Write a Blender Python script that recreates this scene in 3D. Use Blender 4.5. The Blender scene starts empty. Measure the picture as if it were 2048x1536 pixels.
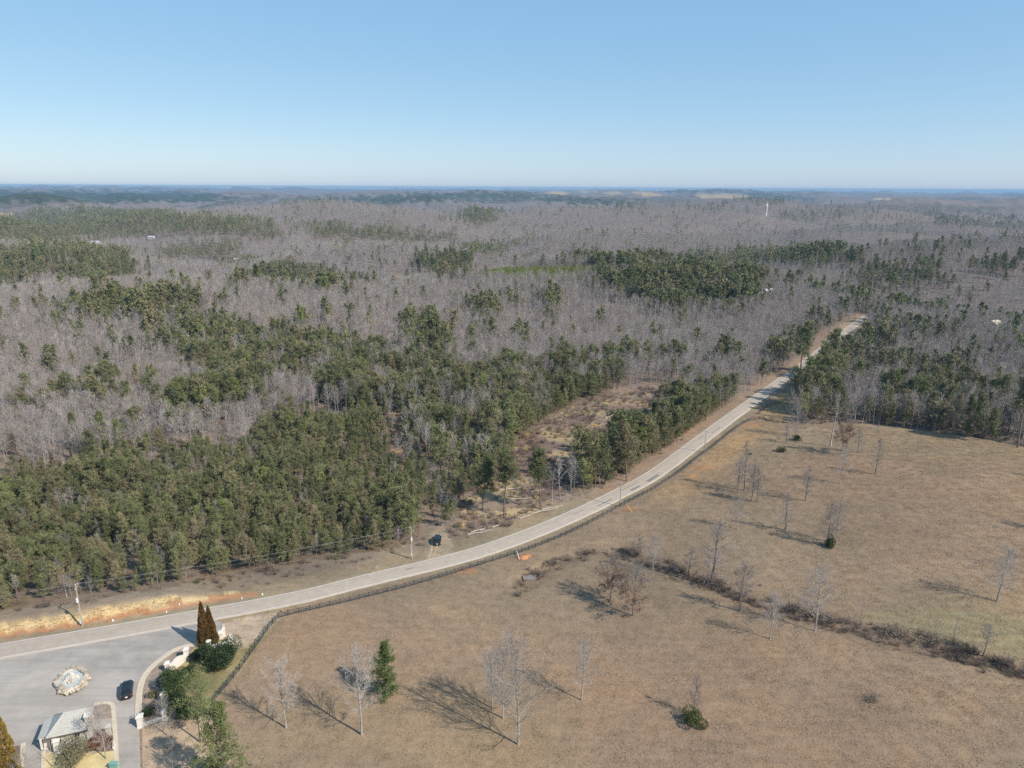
import bpy, math, random
import numpy as np
from mathutils import Matrix, Vector

rng = np.random.default_rng(7)
random.seed(7)
SC = bpy.context.scene
COL = SC.collection

# ------------------------------------------------------------------ camera
CAM_H = 100.0
F_PX = 1435.0                       # focal length in pixels of the 2048 px wide photograph
PITCH = math.radians(15.33)
ROLL = math.radians(0.30)
cam_d = bpy.data.cameras.new('camera')
cam_d.sensor_width = 36.0
cam_d.lens = F_PX / 2048.0 * 36.0
cam_d.clip_start = 1.0
cam_d.clip_end = 90000.0
cam = bpy.data.objects.new('camera', cam_d)
COL.objects.link(cam)
CAM_M = Matrix.Translation((0, 0, CAM_H)) @ Matrix.Rotation(math.pi / 2 - PITCH, 4, 'X') @ Matrix.Rotation(ROLL, 4, 'Z')
cam.matrix_world = CAM_M
SC.camera = cam

# ------------------------------------------------------------------ sky, sun, exposure
SUN_AZ = math.radians(122.0)        # from straight ahead, clockwise
SUN_EL = math.radians(41.0)
world = bpy.data.worlds.new('World')
SC.world = world
world.use_nodes = True
wn = world.node_tree
wn.nodes.clear()
sky = wn.nodes.new('ShaderNodeTexSky')
sky.sky_type = 'NISHITA'
sky.sun_disc = False
sky.sun_elevation = SUN_EL
sky.sun_rotation = SUN_AZ
sky.altitude = 0
sky.air_density = 0.7
sky.dust_density = 0.6
sky.ozone_density = 8.0
bg = wn.nodes.new('ShaderNodeBackground')
bg.inputs['Strength'].default_value = 0.14
wo = wn.nodes.new('ShaderNodeOutputWorld')
# the photograph's clear-day sky is nearly even in blue: one colour balance for the whole dome
gain = wn.nodes.new('ShaderNodeMix'); gain.data_type = 'RGBA'; gain.blend_type = 'MULTIPLY'
gain.inputs[0].default_value = 1.0
gain.inputs[7].default_value = (0.79, 0.50, 0.26, 1)
veil = wn.nodes.new('ShaderNodeMix'); veil.data_type = 'RGBA'; veil.blend_type = 'ADD'
veil.inputs[0].default_value = 1.0
veil.inputs[7].default_value = (0.60, 1.54, 2.82, 1)
wn.links.new(sky.outputs[0], gain.inputs[6])
wn.links.new(gain.outputs[2], veil.inputs[6])
wn.links.new(veil.outputs[2], bg.inputs[0])
wn.links.new(bg.outputs[0], wo.inputs[0])

sun_d = bpy.data.lights.new('sun', 'SUN')
sun_d.energy = 4.2
sun_d.angle = math.radians(0.53)
sun_d.color = (1.0, 0.93, 0.83)
sun = bpy.data.objects.new('sun', sun_d)
COL.objects.link(sun)
sdir = Vector((math.sin(SUN_AZ) * math.cos(SUN_EL), math.cos(SUN_AZ) * math.cos(SUN_EL), math.sin(SUN_EL)))
sun.rotation_euler = sdir.to_track_quat('Z', 'Y').to_euler()
sun.location = sdir * 400

SC.view_settings.view_transform = 'Standard'
SC.view_settings.look = 'None'
SC.view_settings.exposure = 0.5
SC.view_settings.gamma = 1.0
SC.view_settings.use_curve_mapping = False
SC.render.engine = 'CYCLES'
SC.cycles.use_denoising = False
SC.cycles.use_adaptive_sampling = False
SC.cycles.max_bounces = 4
SC.cycles.diffuse_bounces = 2
SC.cycles.glossy_bounces = 2
SC.cycles.transmission_bounces = 2
SC.cycles.volume_bounces = 0
SC.cycles.transparent_max_bounces = 4
SC.render.use_persistent_data = False

# ------------------------------------------------------------------ projection helpers
RM = np.array([list(r)[:3] for r in CAM_M.to_3x3()])

def rays(px, py):
    px = np.asarray(px, float); py = np.asarray(py, float)
    d = np.stack([(px - 1024) / F_PX, -(py - 768) / F_PX, -np.ones_like(px)], -1)
    d = d @ RM.T
    return d / np.linalg.norm(d, axis=-1, keepdims=True)

def project(x, y, z):
    p = np.stack([x, y, z - CAM_H], -1) @ RM
    w = np.maximum(-p[..., 2], 1e-3)
    return 1024 + F_PX * p[..., 0] / w, 768 - F_PX * p[..., 1] / w

def smooth(a, b, x):
    t = np.clip((x - a) / (b - a), 0, 1)
    return t * t * (3 - 2 * t)

def inpoly(px, py, poly):
    px = np.asarray(px, float); py = np.asarray(py, float)
    c = np.zeros(px.shape, bool)
    n = len(poly)
    for i in range(n):
        x1, y1 = poly[i]; x2, y2 = poly[(i + 1) % n]
        if y1 == y2:
            continue
        c ^= ((y1 > py) != (y2 > py)) & (px < (x2 - x1) * (py - y1) / (y2 - y1) + x1)
    return c

def vnoise(x, y, seed=0):
    """smooth lattice noise in 0..1"""
    x = np.asarray(x, float); y = np.asarray(y, float)
    xi = np.floor(x).astype(np.int64); yi = np.floor(y).astype(np.int64)
    fx = x - xi; fy = y - yi
    fx = fx * fx * (3 - 2 * fx); fy = fy * fy * (3 - 2 * fy)
    def h(a, b):
        n = (a * 374761393 + b * 668265263 + seed * 974634777) & 0xffffffff
        n = ((n ^ (n >> 13)) * 1274126177) & 0xffffffff
        return ((n ^ (n >> 16)) & 0xffff) / 65535.0
    return (h(xi, yi) * (1 - fx) + h(xi + 1, yi) * fx) * (1 - fy) + (h(xi, yi + 1) * (1 - fx) + h(xi + 1, yi + 1) * fx) * fy

def seg_dist(x, y, pl):
    """distance to a polyline, signed lateral (+ = left of travel), arclength"""
    if x.size <= 4000:
        P = np.asarray(pl, float); D = np.diff(P, axis=0); L = np.hypot(D[:, 0], D[:, 1])
        S = np.concatenate([[0], np.cumsum(L)])
        rx = x[:, None] - P[None, :-1, 0]; ry = y[:, None] - P[None, :-1, 1]
        t = np.clip((rx * D[:, 0] + ry * D[:, 1]) / (L * L), 0, 1)
        ex = rx - t * D[:, 0]; ey = ry - t * D[:, 1]
        d = np.hypot(ex, ey)
        k = d.argmin(1); i = np.arange(len(x))
        b = d[i, k]
        return b, np.sign(D[k, 0] * ey[i, k] - D[k, 1] * ex[i, k]) * b, S[k] + t[i, k] * L[k]
    best = np.full(x.shape, 1e18); sd = np.zeros(x.shape); arc = np.zeros(x.shape)
    s = 0.0
    for i in range(len(pl) - 1):
        ax, ay = pl[i]; bx, by = pl[i + 1]
        dx, dy = bx - ax, by - ay
        L = math.hypot(dx, dy)
        t = np.clip(((x - ax) * dx + (y - ay) * dy) / (L * L), 0, 1)
        ex = x - ax - t * dx; ey = y - ay - t * dy
        d = np.hypot(ex, ey)
        m = d < best
        best = np.where(m, d, best)
        sd = np.where(m, np.sign(dx * ey - dy * ex) * d, sd)
        arc = np.where(m, s + t * L, arc)
        s += L
    return best, sd, arc

# ------------------------------------------------------------------ terrain height
ROAD = None; DITCH = None

def hgt0(x, y):
    x = np.asarray(x, float); y = np.asarray(y, float)
    r = np.hypot(x, y)
    z = 6.0 * np.exp(-(((x + 85) / 75) ** 2 + ((y - 125) / 50) ** 2))
    z = z + 6.0 * np.exp(-(((x - 150) / 80) ** 2 + ((y - 205) / 70) ** 2))
    # rolling country, stronger with distance
    a1 = smooth(230, 700, r)
    z = z + a1 * 14 * np.sin(x / 110 + 0.6) * np.sin(y / 95 + x / 300 - 0.4)
    a2 = smooth(500, 1600, r)
    z = z + a2 * (40 * np.sin(x / 330 + y / 900 + 1.1) * np.sin(y / 260 + x / 700 + 0.8) - 6)
    z = z + smooth(450, 1100, r) * 20 * np.sin(x / 170 + 0.9 * np.sin(y / 310) + 0.3) * np.sin(y / 125 + x / 420 + 1.9)
    a3 = smooth(1300, 4200, r)
    z = z + a3 * (64 * (vnoise(x / 1900 + 3.1, y / 900 + 7.7, 3) - 0.5) + 46 * (vnoise(x / 640, y / 380, 5) - 0.5) - 22)
    # two higher wooded ridges far off
    z = z + 46 * np.exp(-(((x + 3600) / 2300) ** 2 + ((y - 6000) / 560) ** 2))
    z = z + 30 * np.exp(-(((x - 250) / 1500) ** 2 + ((y - 6600) / 600) ** 2))
    z = z + 48 * np.exp(-(((x - 2600) / 2300) ** 2 + ((y - 10800) / 800) ** 2))
    z = z + 48 * np.exp(-(((x + 8200) / 5200) ** 2 + ((y - 15500) / 1500) ** 2))
    return z

def hgt(x, y):
    x = np.asarray(x, float); y = np.asarray(y, float)
    z = hgt0(x, y)
    if DITCH is not None:
        m = np.hypot(x, y) < 500
        if np.any(m):
            xs, ys = x[m], y[m]
            for pl, dep, wid in DITCH:
                d, _, _ = seg_dist(xs, ys, pl)
                z[m] -= dep * np.exp(-(d / wid) ** 2)
    if ROAD is not None:
        m = np.hypot(x, y) < 700
        if np.any(m):
            _, sd, arc = seg_dist(x[m], y[m], ROAD)
            taper = 1 - smooth(BANK_END - 14, BANK_END + 6, arc)
            z[m] += 2.1 * smooth(5.6, 10.0, sd) * taper * (1 - 0.75 * smooth(16, 60, sd))
    return z

def ground(px, py, f=None):
    f = f or hgt
    px = np.atleast_1d(np.asarray(px, float)); py = np.atleast_1d(np.asarray(py, float))
    d = rays(px, py)
    t = np.maximum((0 - CAM_H) / np.minimum(d[:, 2], -1e-4), 1.0)
    for _ in range(14):
        x = d[:, 0] * t; y = d[:, 1] * t
        z = f(x, y)
        t = 0.35 * t + 0.65 * (z - CAM_H) / np.minimum(d[:, 2], -1e-4)
    x = d[:, 0] * t; y = d[:, 1] * t
    return np.stack([x, y, f(x, y)], -1)

def G(px, py):
    return Vector(ground([px], [py])[0])

def GL(pts, f=None):
    a = np.array(pts, float)
    return ground(a[:, 0], a[:, 1], f)

def hz(x, y):
    return float(hgt(np.array([x]), np.array([y]))[0])

def smooth_line(pts, step):
    """Catmull-Rom through pts (N,2), resampled every step metres"""
    p = [np.array(q[:2], float) for q in pts]
    p = [2 * p[0] - p[1]] + p + [2 * p[-1] - p[-2]]
    out = []
    for i in range(1, len(p) - 2):
        for t in np.linspace(0, 1, 40, endpoint=False):
            a, b, c, d = p[i - 1], p[i], p[i + 1], p[i + 2]
            out.append(0.5 * (2 * b + (c - a) * t + (2 * a - 5 * b + 4 * c - d) * t * t + (3 * b - a - 3 * c + d) * t ** 3))
    out.append(p[-2])
    out = np.array(out)
    s = np.concatenate([[0], np.cumsum(np.hypot(*np.diff(out, axis=0).T))])
    n = max(2, int(round(s[-1] / step)) + 1)
    q = np.linspace(0, s[-1], n)
    return np.stack([np.interp(q, s, out[:, 0]), np.interp(q, s, out[:, 1])], -1)

ROAD_PX = [(-420, 1368), (-200, 1337), (0, 1303), (225, 1264), (450, 1223), (600, 1194), (745, 1158), (863, 1130), (959, 1104), (1061, 1068), (1164, 1024),
           (1235, 989), (1319, 942), (1428, 860), (1517, 795), (1572, 755), (1626, 714), (1664, 684), (1690, 663), (1713, 647), (1735, 632)]
ROAD_C = smooth_line(GL(ROAD_PX, hgt0)[:, :2], 2.5)
bank_pt = GL([(450, 1223)], hgt0)[0]
BANK_END = float(seg_dist(np.array([bank_pt[0]]), np.array([bank_pt[1]]), ROAD_C)[2][0])
DITCH = [(smooth_line(GL([(1240, 1098), (1330, 1128), (1430, 1168), (1540, 1205), (1640, 1236), (1760, 1268), (1900, 1298), (2048, 1338), (2250, 1400)], hgt0)[:, :2], 6), 1.6, 4.5),
         (smooth_line(GL([(1050, 1168), (1120, 1120), (1190, 1098), (1240, 1098)], hgt0)[:, :2], 6), 0.9, 3.0)]
ROAD = ROAD_C
ROAD_HW = 3.15

# ------------------------------------------------------------------ materials
def new_mat(name):
    m = bpy.data.materials.new(name)
    m.use_nodes = True
    nt = m.node_tree
    b = nt.nodes['Principled BSDF']
    return m, nt, b

def N(nt, t, **kw):
    n = nt.nodes.new(t)
    for k, v in kw.items():
        if k in n.inputs.keys() if hasattr(n.inputs, 'keys') else False:
            n.inputs[k].default_value = v
        else:
            setattr(n, k, v)
    return n

def noise(nt, scale, detail=4, rough=0.6, vec=None):
    n = nt.nodes.new('ShaderNodeTexNoise')
    n.inputs['Scale'].default_value = scale
    n.inputs['Detail'].default_value = detail
    n.inputs['Roughness'].default_value = rough
    if vec is not None:
        nt.links.new(vec, n.inputs['Vector'])
    return n

def ramp(nt, fac, stops):
    r = nt.nodes.new('ShaderNodeValToRGB')
    e = r.color_ramp.elements
    while len(e) < len(stops):
        e.new(0.5)
    for k, (p, c) in enumerate(stops):
        e[k].position = p
        e[k].color = (c[0], c[1], c[2], 1) if not isinstance(c, (int, float)) else (c, c, c, 1)
    nt.links.new(fac, r.inputs[0])
    return r.outputs[0]

def mix(nt, a, b, fac, mode='MIX'):
    m = nt.nodes.new('ShaderNodeMix')
    m.data_type = 'RGBA'; m.blend_type = mode
    for sock, v in ((m.inputs[6], a), (m.inputs[7], b)):
        if hasattr(v, 'is_linked'):
            nt.links.new(v, sock)
        else:
            sock.default_value = (*v, 1) if len(v) == 3 else v
    if hasattr(fac, 'is_linked'):
        nt.links.new(fac, m.inputs[0])
    else:
        m.inputs[0].default_value = fac
    return m.outputs[2]

def objco(nt):
    return nt.nodes.new('ShaderNodeTexCoord').outputs['Object']

def geo_pos(nt):
    return nt.nodes.new('ShaderNodeNewGeometry').outputs['Position']

def simple(name, col, rough=0.8, var=0.25, scale=3.0, metal=0.0, spec=0.3, bump=0.0, bscale=None):
    """base colour broken up by world-space noise"""
    m, nt, b = new_mat(name)
    v = geo_pos(nt)
    n = noise(nt, scale, 5, 0.65, v)
    lo = tuple(c * (1 - var) for c in col); hi = tuple(min(1, c * (1 + var)) for c in col)
    nt.links.new(ramp(nt, n.outputs[0], [(0.3, lo), (0.7, hi)]), b.inputs['Base Color'])
    b.inputs['Roughness'].default_value = rough
    b.inputs['Metallic'].default_value = metal
    b.inputs['Specular IOR Level'].default_value = spec
    if bump:
        bn = nt.nodes.new('ShaderNodeBump'); bn.inputs['Strength'].default_value = bump; bn.inputs['Distance'].default_value = 0.05
        n2 = noise(nt, bscale or scale * 4, 4, 0.6, v)
        nt.links.new(n2.outputs[0], bn.inputs['Height']); nt.links.new(bn.outputs[0], b.inputs['Normal'])
    return m

def foliage(name, dark, light, other, rough=0.7, tintc=None):
    """leaf colour that differs from tree to tree and from spray to spray"""
    m, nt, b = new_mat(name)
    oi = nt.nodes.new('ShaderNodeObjectInfo')
    n = noise(nt, 0.55, 3, 0.6, geo_pos(nt))
    c1 = ramp(nt, n.outputs[0], [(0.3, dark), (0.7, light)])
    f = ramp(nt, oi.outputs['Random'], [(0.45, 0.0), (1.0, 0.75)])
    c2 = mix(nt, c1, other, f)
    w = nt.nodes.new('ShaderNodeMath'); w.operation = 'MULTIPLY'; w.inputs[1].default_value = 7.31
    nt.links.new(oi.outputs['Random'], w.inputs[0])
    w2 = nt.nodes.new('ShaderNodeMath'); w2.operation = 'FRACT'; nt.links.new(w.outputs[0], w2.inputs[0])
    val = ramp(nt, w2.outputs[0], [(0.0, 0.72), (1.0, 1.25)])
    c3 = mix(nt, c2, val, 1.0, 'MULTIPLY')
    if tintc:
        a = nt.nodes.new('ShaderNodeAttribute'); a.attribute_type = 'INSTANCER'; a.attribute_name = 'tint'
        c3 = mix(nt, c3, tintc, a.outputs['Fac'])
    nt.links.new(c3, b.inputs['Base Color'])
    b.inputs['Roughness'].default_value = rough
    b.inputs['Specular IOR Level'].default_value = 0.25
    return m

M = {}
M['pine'] = foliage('pine_needles', (0.090, 0.104, 0.042), (0.195, 0.205, 0.088), (0.265, 0.21, 0.125), tintc=(0.22, 0.27, 0.05))
M['pine_far'] = M['pine']
M['bark_pine'] = simple('pine_bark', (0.17, 0.12, 0.09), var=0.3)
M['bark_grey'] = foliage('grey_bark', (0.24, 0.214, 0.196), (0.38, 0.346, 0.32), (0.21, 0.183, 0.167), 0.9)
M['twig'] = foliage('twig_bark', (0.285, 0.252, 0.233), (0.385, 0.345, 0.32), (0.325, 0.265, 0.235), 0.9)
M['twig_pale'] = foliage('pale_twig_bark', (0.29, 0.262, 0.24), (0.40, 0.37, 0.345), (0.32, 0.285, 0.26), 0.9)
M['bark_pale'] = simple('pale_bark', (0.31, 0.28, 0.245), var=0.35, scale=2)
M['brown_leaf'] = foliage('brown_leaves', (0.14, 0.075, 0.045), (0.24, 0.13, 0.08), (0.2, 0.12, 0.07))
M['holly'] = foliage('holly_leaves', (0.020, 0.034, 0.014), (0.052, 0.080, 0.026), (0.05, 0.066, 0.022), 0.5)
M['rust'] = foliage('rusty_scale_leaves', (0.105, 0.060, 0.014), (0.20, 0.115, 0.03), (0.15, 0.085, 0.02))
M['gold'] = foliage('golden_scale_leaves', (0.15, 0.10, 0.018), (0.30, 0.20, 0.04), (0.20, 0.125, 0.025))
M['cedar'] = foliage('cedar_needles', (0.035, 0.055, 0.015), (0.10, 0.135, 0.035), (0.09, 0.09, 0.03))
M['olive'] = foliage('olive_leaves', (0.10, 0.095, 0.05), (0.20, 0.18, 0.105), (0.16, 0.14, 0.08))
M['brush'] = foliage('dry_brush', (0.16, 0.125, 0.10), (0.27, 0.215, 0.17), (0.25, 0.16, 0.11))
M['brush_dark'] = foliage('dark_brush', (0.10, 0.078, 0.065), (0.17, 0.135, 0.115), (0.15, 0.10, 0.08))
M['grass'] = foliage('dry_grass_blades', (0.215, 0.158, 0.103), (0.30, 0.226, 0.152), (0.26, 0.20, 0.122))
M['straw'] = foliage('yellow_straw', (0.42, 0.29, 0.13), (0.64, 0.48, 0.25), (0.52, 0.36, 0.16))
M['white'] = simple('white_stucco', (0.62, 0.58, 0.52), var=0.08, scale=1.5)
M['concrete'] = simple('tan_concrete', (0.50, 0.42, 0.32), var=0.15, scale=1.2)
M['stone'] = foliage('fieldstone', (0.30, 0.25, 0.185), (0.56, 0.49, 0.39), (0.30, 0.23, 0.19), 0.85)
M['stone_white'] = foliage('pale_stone', (0.42, 0.38, 0.32), (0.62, 0.57, 0.50), (0.46, 0.42, 0.36), 0.85)
M['black_paint'] = simple('black_fence_paint', (0.040, 0.052, 0.062), rough=0.4, var=0.3, spec=0.5)
M['iron'] = simple('black_iron', (0.02, 0.022, 0.026), rough=0.5, var=0.2)
M['wood_grey'] = simple('weathered_pole_wood', (0.36, 0.31, 0.26), var=0.2, scale=2)
M['steel'] = simple('galvanised_steel', (0.62, 0.64, 0.66), rough=0.45, var=0.1, metal=0.2)
M['porcelain'] = simple('porcelain', (0.7, 0.68, 0.65), rough=0.3, var=0.05)
M['cable'] = simple('cable', (0.34, 0.34, 0.35), rough=0.6, var=0.1)
M['mulch'] = simple('mulch', (0.165, 0.115, 0.088), var=0.4, scale=1.6, bump=0.6)
M['bed'] = simple('bed_litter', (0.25, 0.19, 0.145), var=0.4, scale=0.8, bump=0.6)
M['gravel_tan'] = simple('dirt_track', (0.33, 0.255, 0.175), var=0.3, scale=0.7, bump=0.5)
M['clay'] = simple('orange_clay', (0.40, 0.18, 0.085), var=0.35, scale=0.9, bump=0.6)
M['shingle'] = simple('pale_shingles', (0.42, 0.40, 0.36), var=0.12, scale=2.5, bump=0.3)
M['trim'] = simple('dark_trim', (0.10, 0.09, 0.085), var=0.2)
M['log'] = simple('bleached_log', (0.44, 0.38, 0.32), var=0.3, scale=1.2)
M['water_tower'] = simple('white_tower_paint', (0.88, 0.9, 0.92), var=0.04)

def gloss(name, col, rough, coat=0.0, metal=0.0):
    m, nt, b = new_mat(name)
    n = noise(nt, 2.0, 2, 0.5, geo_pos(nt))
    nt.links.new(ramp(nt, n.outputs[0], [(0.3, tuple(c * 0.85 for c in col)), (0.7, tuple(c * 1.15 for c in col))]), b.inputs['Base Color'])
    b.inputs['Roughness'].default_value = rough
    b.inputs['Metallic'].default_value = metal
    b.inputs['Coat Weight'].default_value = coat
    b.inputs['Coat Roughness'].default_value = 0.08
    return m
M['car_black'] = gloss('black_car_paint', (0.008, 0.009, 0.011), 0.35, 0.6)
M['car_glass'] = gloss('tinted_glass', (0.012, 0.016, 0.022), 0.06)
M['tyre'] = gloss('tyre_rubber', (0.015, 0.015, 0.015), 0.85)
M['rim'] = gloss('alloy_rim', (0.45, 0.46, 0.48), 0.3, 0, 0.8)
M['lamp_red'] = gloss('red_lens', (0.32, 0.015, 0.012), 0.2)
M['plate'] = gloss('white_plate', (0.75, 0.76, 0.78), 0.4)
M['window'] = gloss('window_glass', (0.02, 0.025, 0.03), 0.05)
M['water'] = gloss('fountain_water', (0.42, 0.46, 0.45), 0.12)

# asphalt: the public road (pale, worn, with faint wheel tracks along its length)
def asphalt(name, col, track, uvname=None, scale=0.6):
    m, nt, b = new_mat(name)
    v = geo_pos(nt)
    n1 = noise(nt, scale, 6, 0.65, v)
    n2 = noise(nt, 9.0, 3, 0.6, v)
    c = ramp(nt, n1.outputs[0], [(0.3, tuple(x * 0.84 for x in col)), (0.7, tuple(x * 1.10 for x in col))])
    c = mix(nt, c, ramp(nt, n2.outputs[0], [(0.3, 0.9), (0.7, 1.08)]), 1.0, 'MULTIPLY')
    if uvname:
        uv = nt.nodes.new('ShaderNodeUVMap'); uv.uv_map = uvname
        sx = nt.nodes.new('ShaderNodeSeparateXYZ'); nt.links.new(uv.outputs[0], sx.inputs[0])
        st = nt.nodes.new('ShaderNodeCombineXYZ')
        mm = nt.nodes.new('ShaderNodeMath'); mm.operation = 'MULTIPLY'; mm.inputs[1].default_value = 0.012
        nt.links.new(sx.outputs[1], mm.inputs[0]); nt.links.new(sx.outputs[0], st.inputs[0]); nt.links.new(mm.outputs[0], st.inputs[1])
        n3 = noise(nt, 7.0, 4, 0.7, st.outputs[0])
        c = mix(nt, c, track, ramp(nt, n3.outputs[0], [(0.42, 0.0), (0.66, 0.75)]))
        # worn wheel tracks, polished darker
        tr = ramp(nt, sx.outputs[0], [(0.0, 0.0), (0.12, 0.0), (0.2, 1.0), (0.3, 0.15), (0.40, 1.0), (0.5, 0.0), (0.6, 1.0), (0.7, 0.15), (0.8, 1.0), (0.9, 0.0)])
        c = mix(nt, c, ramp(nt, tr, [(0.0, 1.0), (1.0, 0.93)]), 1.0, 'MULTIPLY')
    else:
        # stains and tyre-darkened sweeps
        ns = noise(nt, 0.055, 5, 0.7, v)
        c = mix(nt, c, ramp(nt, ns.outputs[0], [(0.36, (0.80, 0.80, 0.81)), (0.5, (1, 1, 1)), (0.68, (1.10, 1.09, 1.07))]), 1.0, 'MULTIPLY')
        mp = nt.nodes.new('ShaderNodeMapping'); mp.inputs['Rotation'].default_value = (0, 0, math.radians(-62)); mp.inputs['Scale'].default_value = (0.04, 0.7, 0.1)
        nt.links.new(v, mp.inputs['Vector'])
        nq = noise(nt, 1.0, 4, 0.6, mp.outputs[0])
        c = mix(nt, c, ramp(nt, nq.outputs[0], [(0.40, 0.91), (0.56, 1.03)]), 1.0, 'MULTIPLY')
    nt.links.new(c, b.inputs['Base Color'])
    b.inputs['Roughness'].default_value = 0.9
    b.inputs['Specular IOR Level'].default_value = 0.2
    return m
M['road'] = asphalt('worn_road_asphalt', (0.42, 0.355, 0.29), (0.37, 0.305, 0.245), 'uv')
M['apron'] = asphalt('grey_forecourt_asphalt', (0.35, 0.312, 0.275), (0.3, 0.28, 0.26), None, 0.16)
M['tar'] = simple('dark_tar_patch', (0.20, 0.185, 0.17), var=0.2, scale=2)
M['paint'] = simple('worn_white_paint', (0.66, 0.62, 0.56), var=0.15, scale=1.2)
M['paint_yellow'] = simple('worn_yellow_paint', (0.50, 0.42, 0.28), var=0.2, scale=0.9)

# land: cover colour per vertex broken by noise of several sizes
def land_mat():
    m, nt, b = new_mat('land_cover')
    at = nt.nodes.new('ShaderNodeAttribute'); at.attribute_name = 'cover'
    v = geo_pos(nt)
    n1 = noise(nt, 0.045, 5, 0.6, v)
    n2 = noise(nt, 0.5, 6, 0.72, v)
    n3 = noise(nt, 2.6, 4, 0.7, v)
    c = mix(nt, at.outputs['Color'], ramp(nt, n1.outputs[0], [(0.3, (0.86, 0.88, 0.90)), (0.5, (1, 1, 1)), (0.7, (1.13, 1.06, 0.98))]), 1.0, 'MULTIPLY')
    c = mix(nt, c, ramp(nt, n2.outputs[0], [(0.28, (0.77, 0.77, 0.79)), (0.5, (1, 1, 1)), (0.75, (1.15, 1.13, 1.08))]), 1.0, 'MULTIPLY')
    c = mix(nt, c, ramp(nt, n3.outputs[0], [(0.3, (0.84, 0.83, 0.82)), (0.7, (1.13, 1.13, 1.13))]), 1.0, 'MULTIPLY')
    # faint swaths left by mowing, drawn out along the slope
    mp = nt.nodes.new('ShaderNodeMapping'); mp.inputs['Rotation'].default_value = (0, 0, math.radians(24)); mp.inputs['Scale'].default_value = (0.05, 0.62, 0.1)
    nt.links.new(v, mp.inputs['Vector'])
    n4 = noise(nt, 1.0, 3, 0.55, mp.outputs[0])
    c = mix(nt, c, ramp(nt, n4.outputs[0], [(0.36, (0.94, 0.94, 0.945)), (0.62, (1.045, 1.04, 1.03))]), 1.0, 'MULTIPLY')
    nt.links.new(c, b.inputs['Base Color'])
    b.inputs['Roughness'].default_value = 1.0
    b.inputs['Specular IOR Level'].default_value = 0.0
    bn = nt.nodes.new('ShaderNodeBump'); bn.inputs['Strength'].default_value = 0.8; bn.inputs['Distance'].default_value = 0.35
    nt.links.new(n2.outputs[0], bn.inputs['Height'])
    nt.links.new(bn.outputs[0], b.inputs['Normal'])
    return m
M['land'] = land_mat()

# ------------------------------------------------------------------ object helpers
def tag(o, label=None, cat=None, group=None, kind=None):
    if label: o['label'] = label
    if cat: o['category'] = cat
    if group: o['group'] = group
    if kind: o['kind'] = kind
    return o

def empty(name, loc=(0, 0, 0), rz=0.0, label=None, cat=None, group=None):
    o = bpy.data.objects.new(name, None)
    o.location = loc; o.rotation_euler = (0, 0, rz)
    o.empty_display_size = 0.5
    COL.objects.link(o)
    return tag(o, label, cat, group)

def mesh_obj(name, me, parent=None, loc=None):
    o = bpy.data.objects.new(name, me)
    COL.objects.link(o)
    if parent: o.parent = parent
    if loc is not None: o.location = loc
    return o

class MB:
    """collects faces for one mesh"""
    def __init__(s):
        s.v = []; s.f = []; s.mi = []; s.cur = 0
    def add(s, verts, faces):
        n = len(s.v)
        s.v.extend([tuple(map(float, q)) for q in verts])
        s.f.extend([tuple(i + n for i in q) for q in faces])
        s.mi.extend([s.cur] * len(faces))
    def box(s, c, d, rz=0.0, taper=1.0, shift=(0, 0)):
        x, y, z = d[0] / 2, d[1] / 2, d[2] / 2
        ca, sa = math.cos(rz), math.sin(rz)
        vs = []
        for k, sz in enumerate((-1, 1)):
            t = taper if sz > 0 else 1.0
            for a, b_ in ((-1, -1), (1, -1), (1, 1), (-1, 1)):
                px, py = a * x * t + (shift[0] if sz > 0 else 0), b_ * y * t + (shift[1] if sz > 0 else 0)
                vs.append((c[0] + px * ca - py * sa, c[1] + px * sa + py * ca, c[2] + sz * z))
        s.add(vs, [(3, 2, 1, 0), (4, 5, 6, 7), (0, 1, 5, 4), (1, 2, 6, 5), (2, 3, 7, 6), (3, 0, 4, 7)])
    def tube(s, pts, rad, n=5, cap=True):
        pts = [Vector(p) for p in pts]
        vs = []; fs = []
        m = len(pts)
        for i, p in enumerate(pts):
            t = (pts[min(i + 1, m - 1)] - pts[max(i - 1, 0)]).normalized()
            a = Vector((0, 0, 1)) if abs(t.z) < 0.9 else Vector((1, 0, 0))
            u = t.cross(a).normalized(); w = t.cross(u)
            for k in range(n):
                an = 2 * math.pi * k / n
                vs.append(p + (u * math.cos(an) + w * math.sin(an)) * rad[i])
        for i in range(m - 1):
            for k in range(n):
                a = i * n + k; b_ = i * n + (k + 1) % n
                fs.append((a, a + n, b_ + n, b_))
        if cap:
            fs.append(tuple(range(n))); fs.append(tuple((m - 1) * n + k for k in reversed(range(n))))
        s.add(vs, fs)
    def prism(s, poly, z0, z1):
        n = len(poly)
        vs = [(p[0], p[1], z0) for p in poly] + [(p[0], p[1], z1) for p in poly]
        fs = [tuple(range(n, 2 * n)), tuple(reversed(range(n)))]
        fs += [(i, (i + 1) % n, n + (i + 1) % n, n + i) for i in range(n)]
        s.add(vs, fs)
    def mesh(s, name, mats, smooth_=False):
        me = bpy.data.meshes.new(name)
        me.from_pydata(s.v, [], s.f)
        for m in (mats if isinstance(mats, (list, tuple)) else [mats]):
            me.materials.append(m)
        me.polygons.foreach_set('material_index', s.mi)
        if smooth_:
            me.polygons.foreach_set('use_smooth', [True] * len(s.f))
        me.update()
        return me
    def build(s, name, mat, parent=None, loc=None, smooth_=False):
        return mesh_obj(name, s.mesh(name, mat, smooth_), parent, loc)

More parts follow.
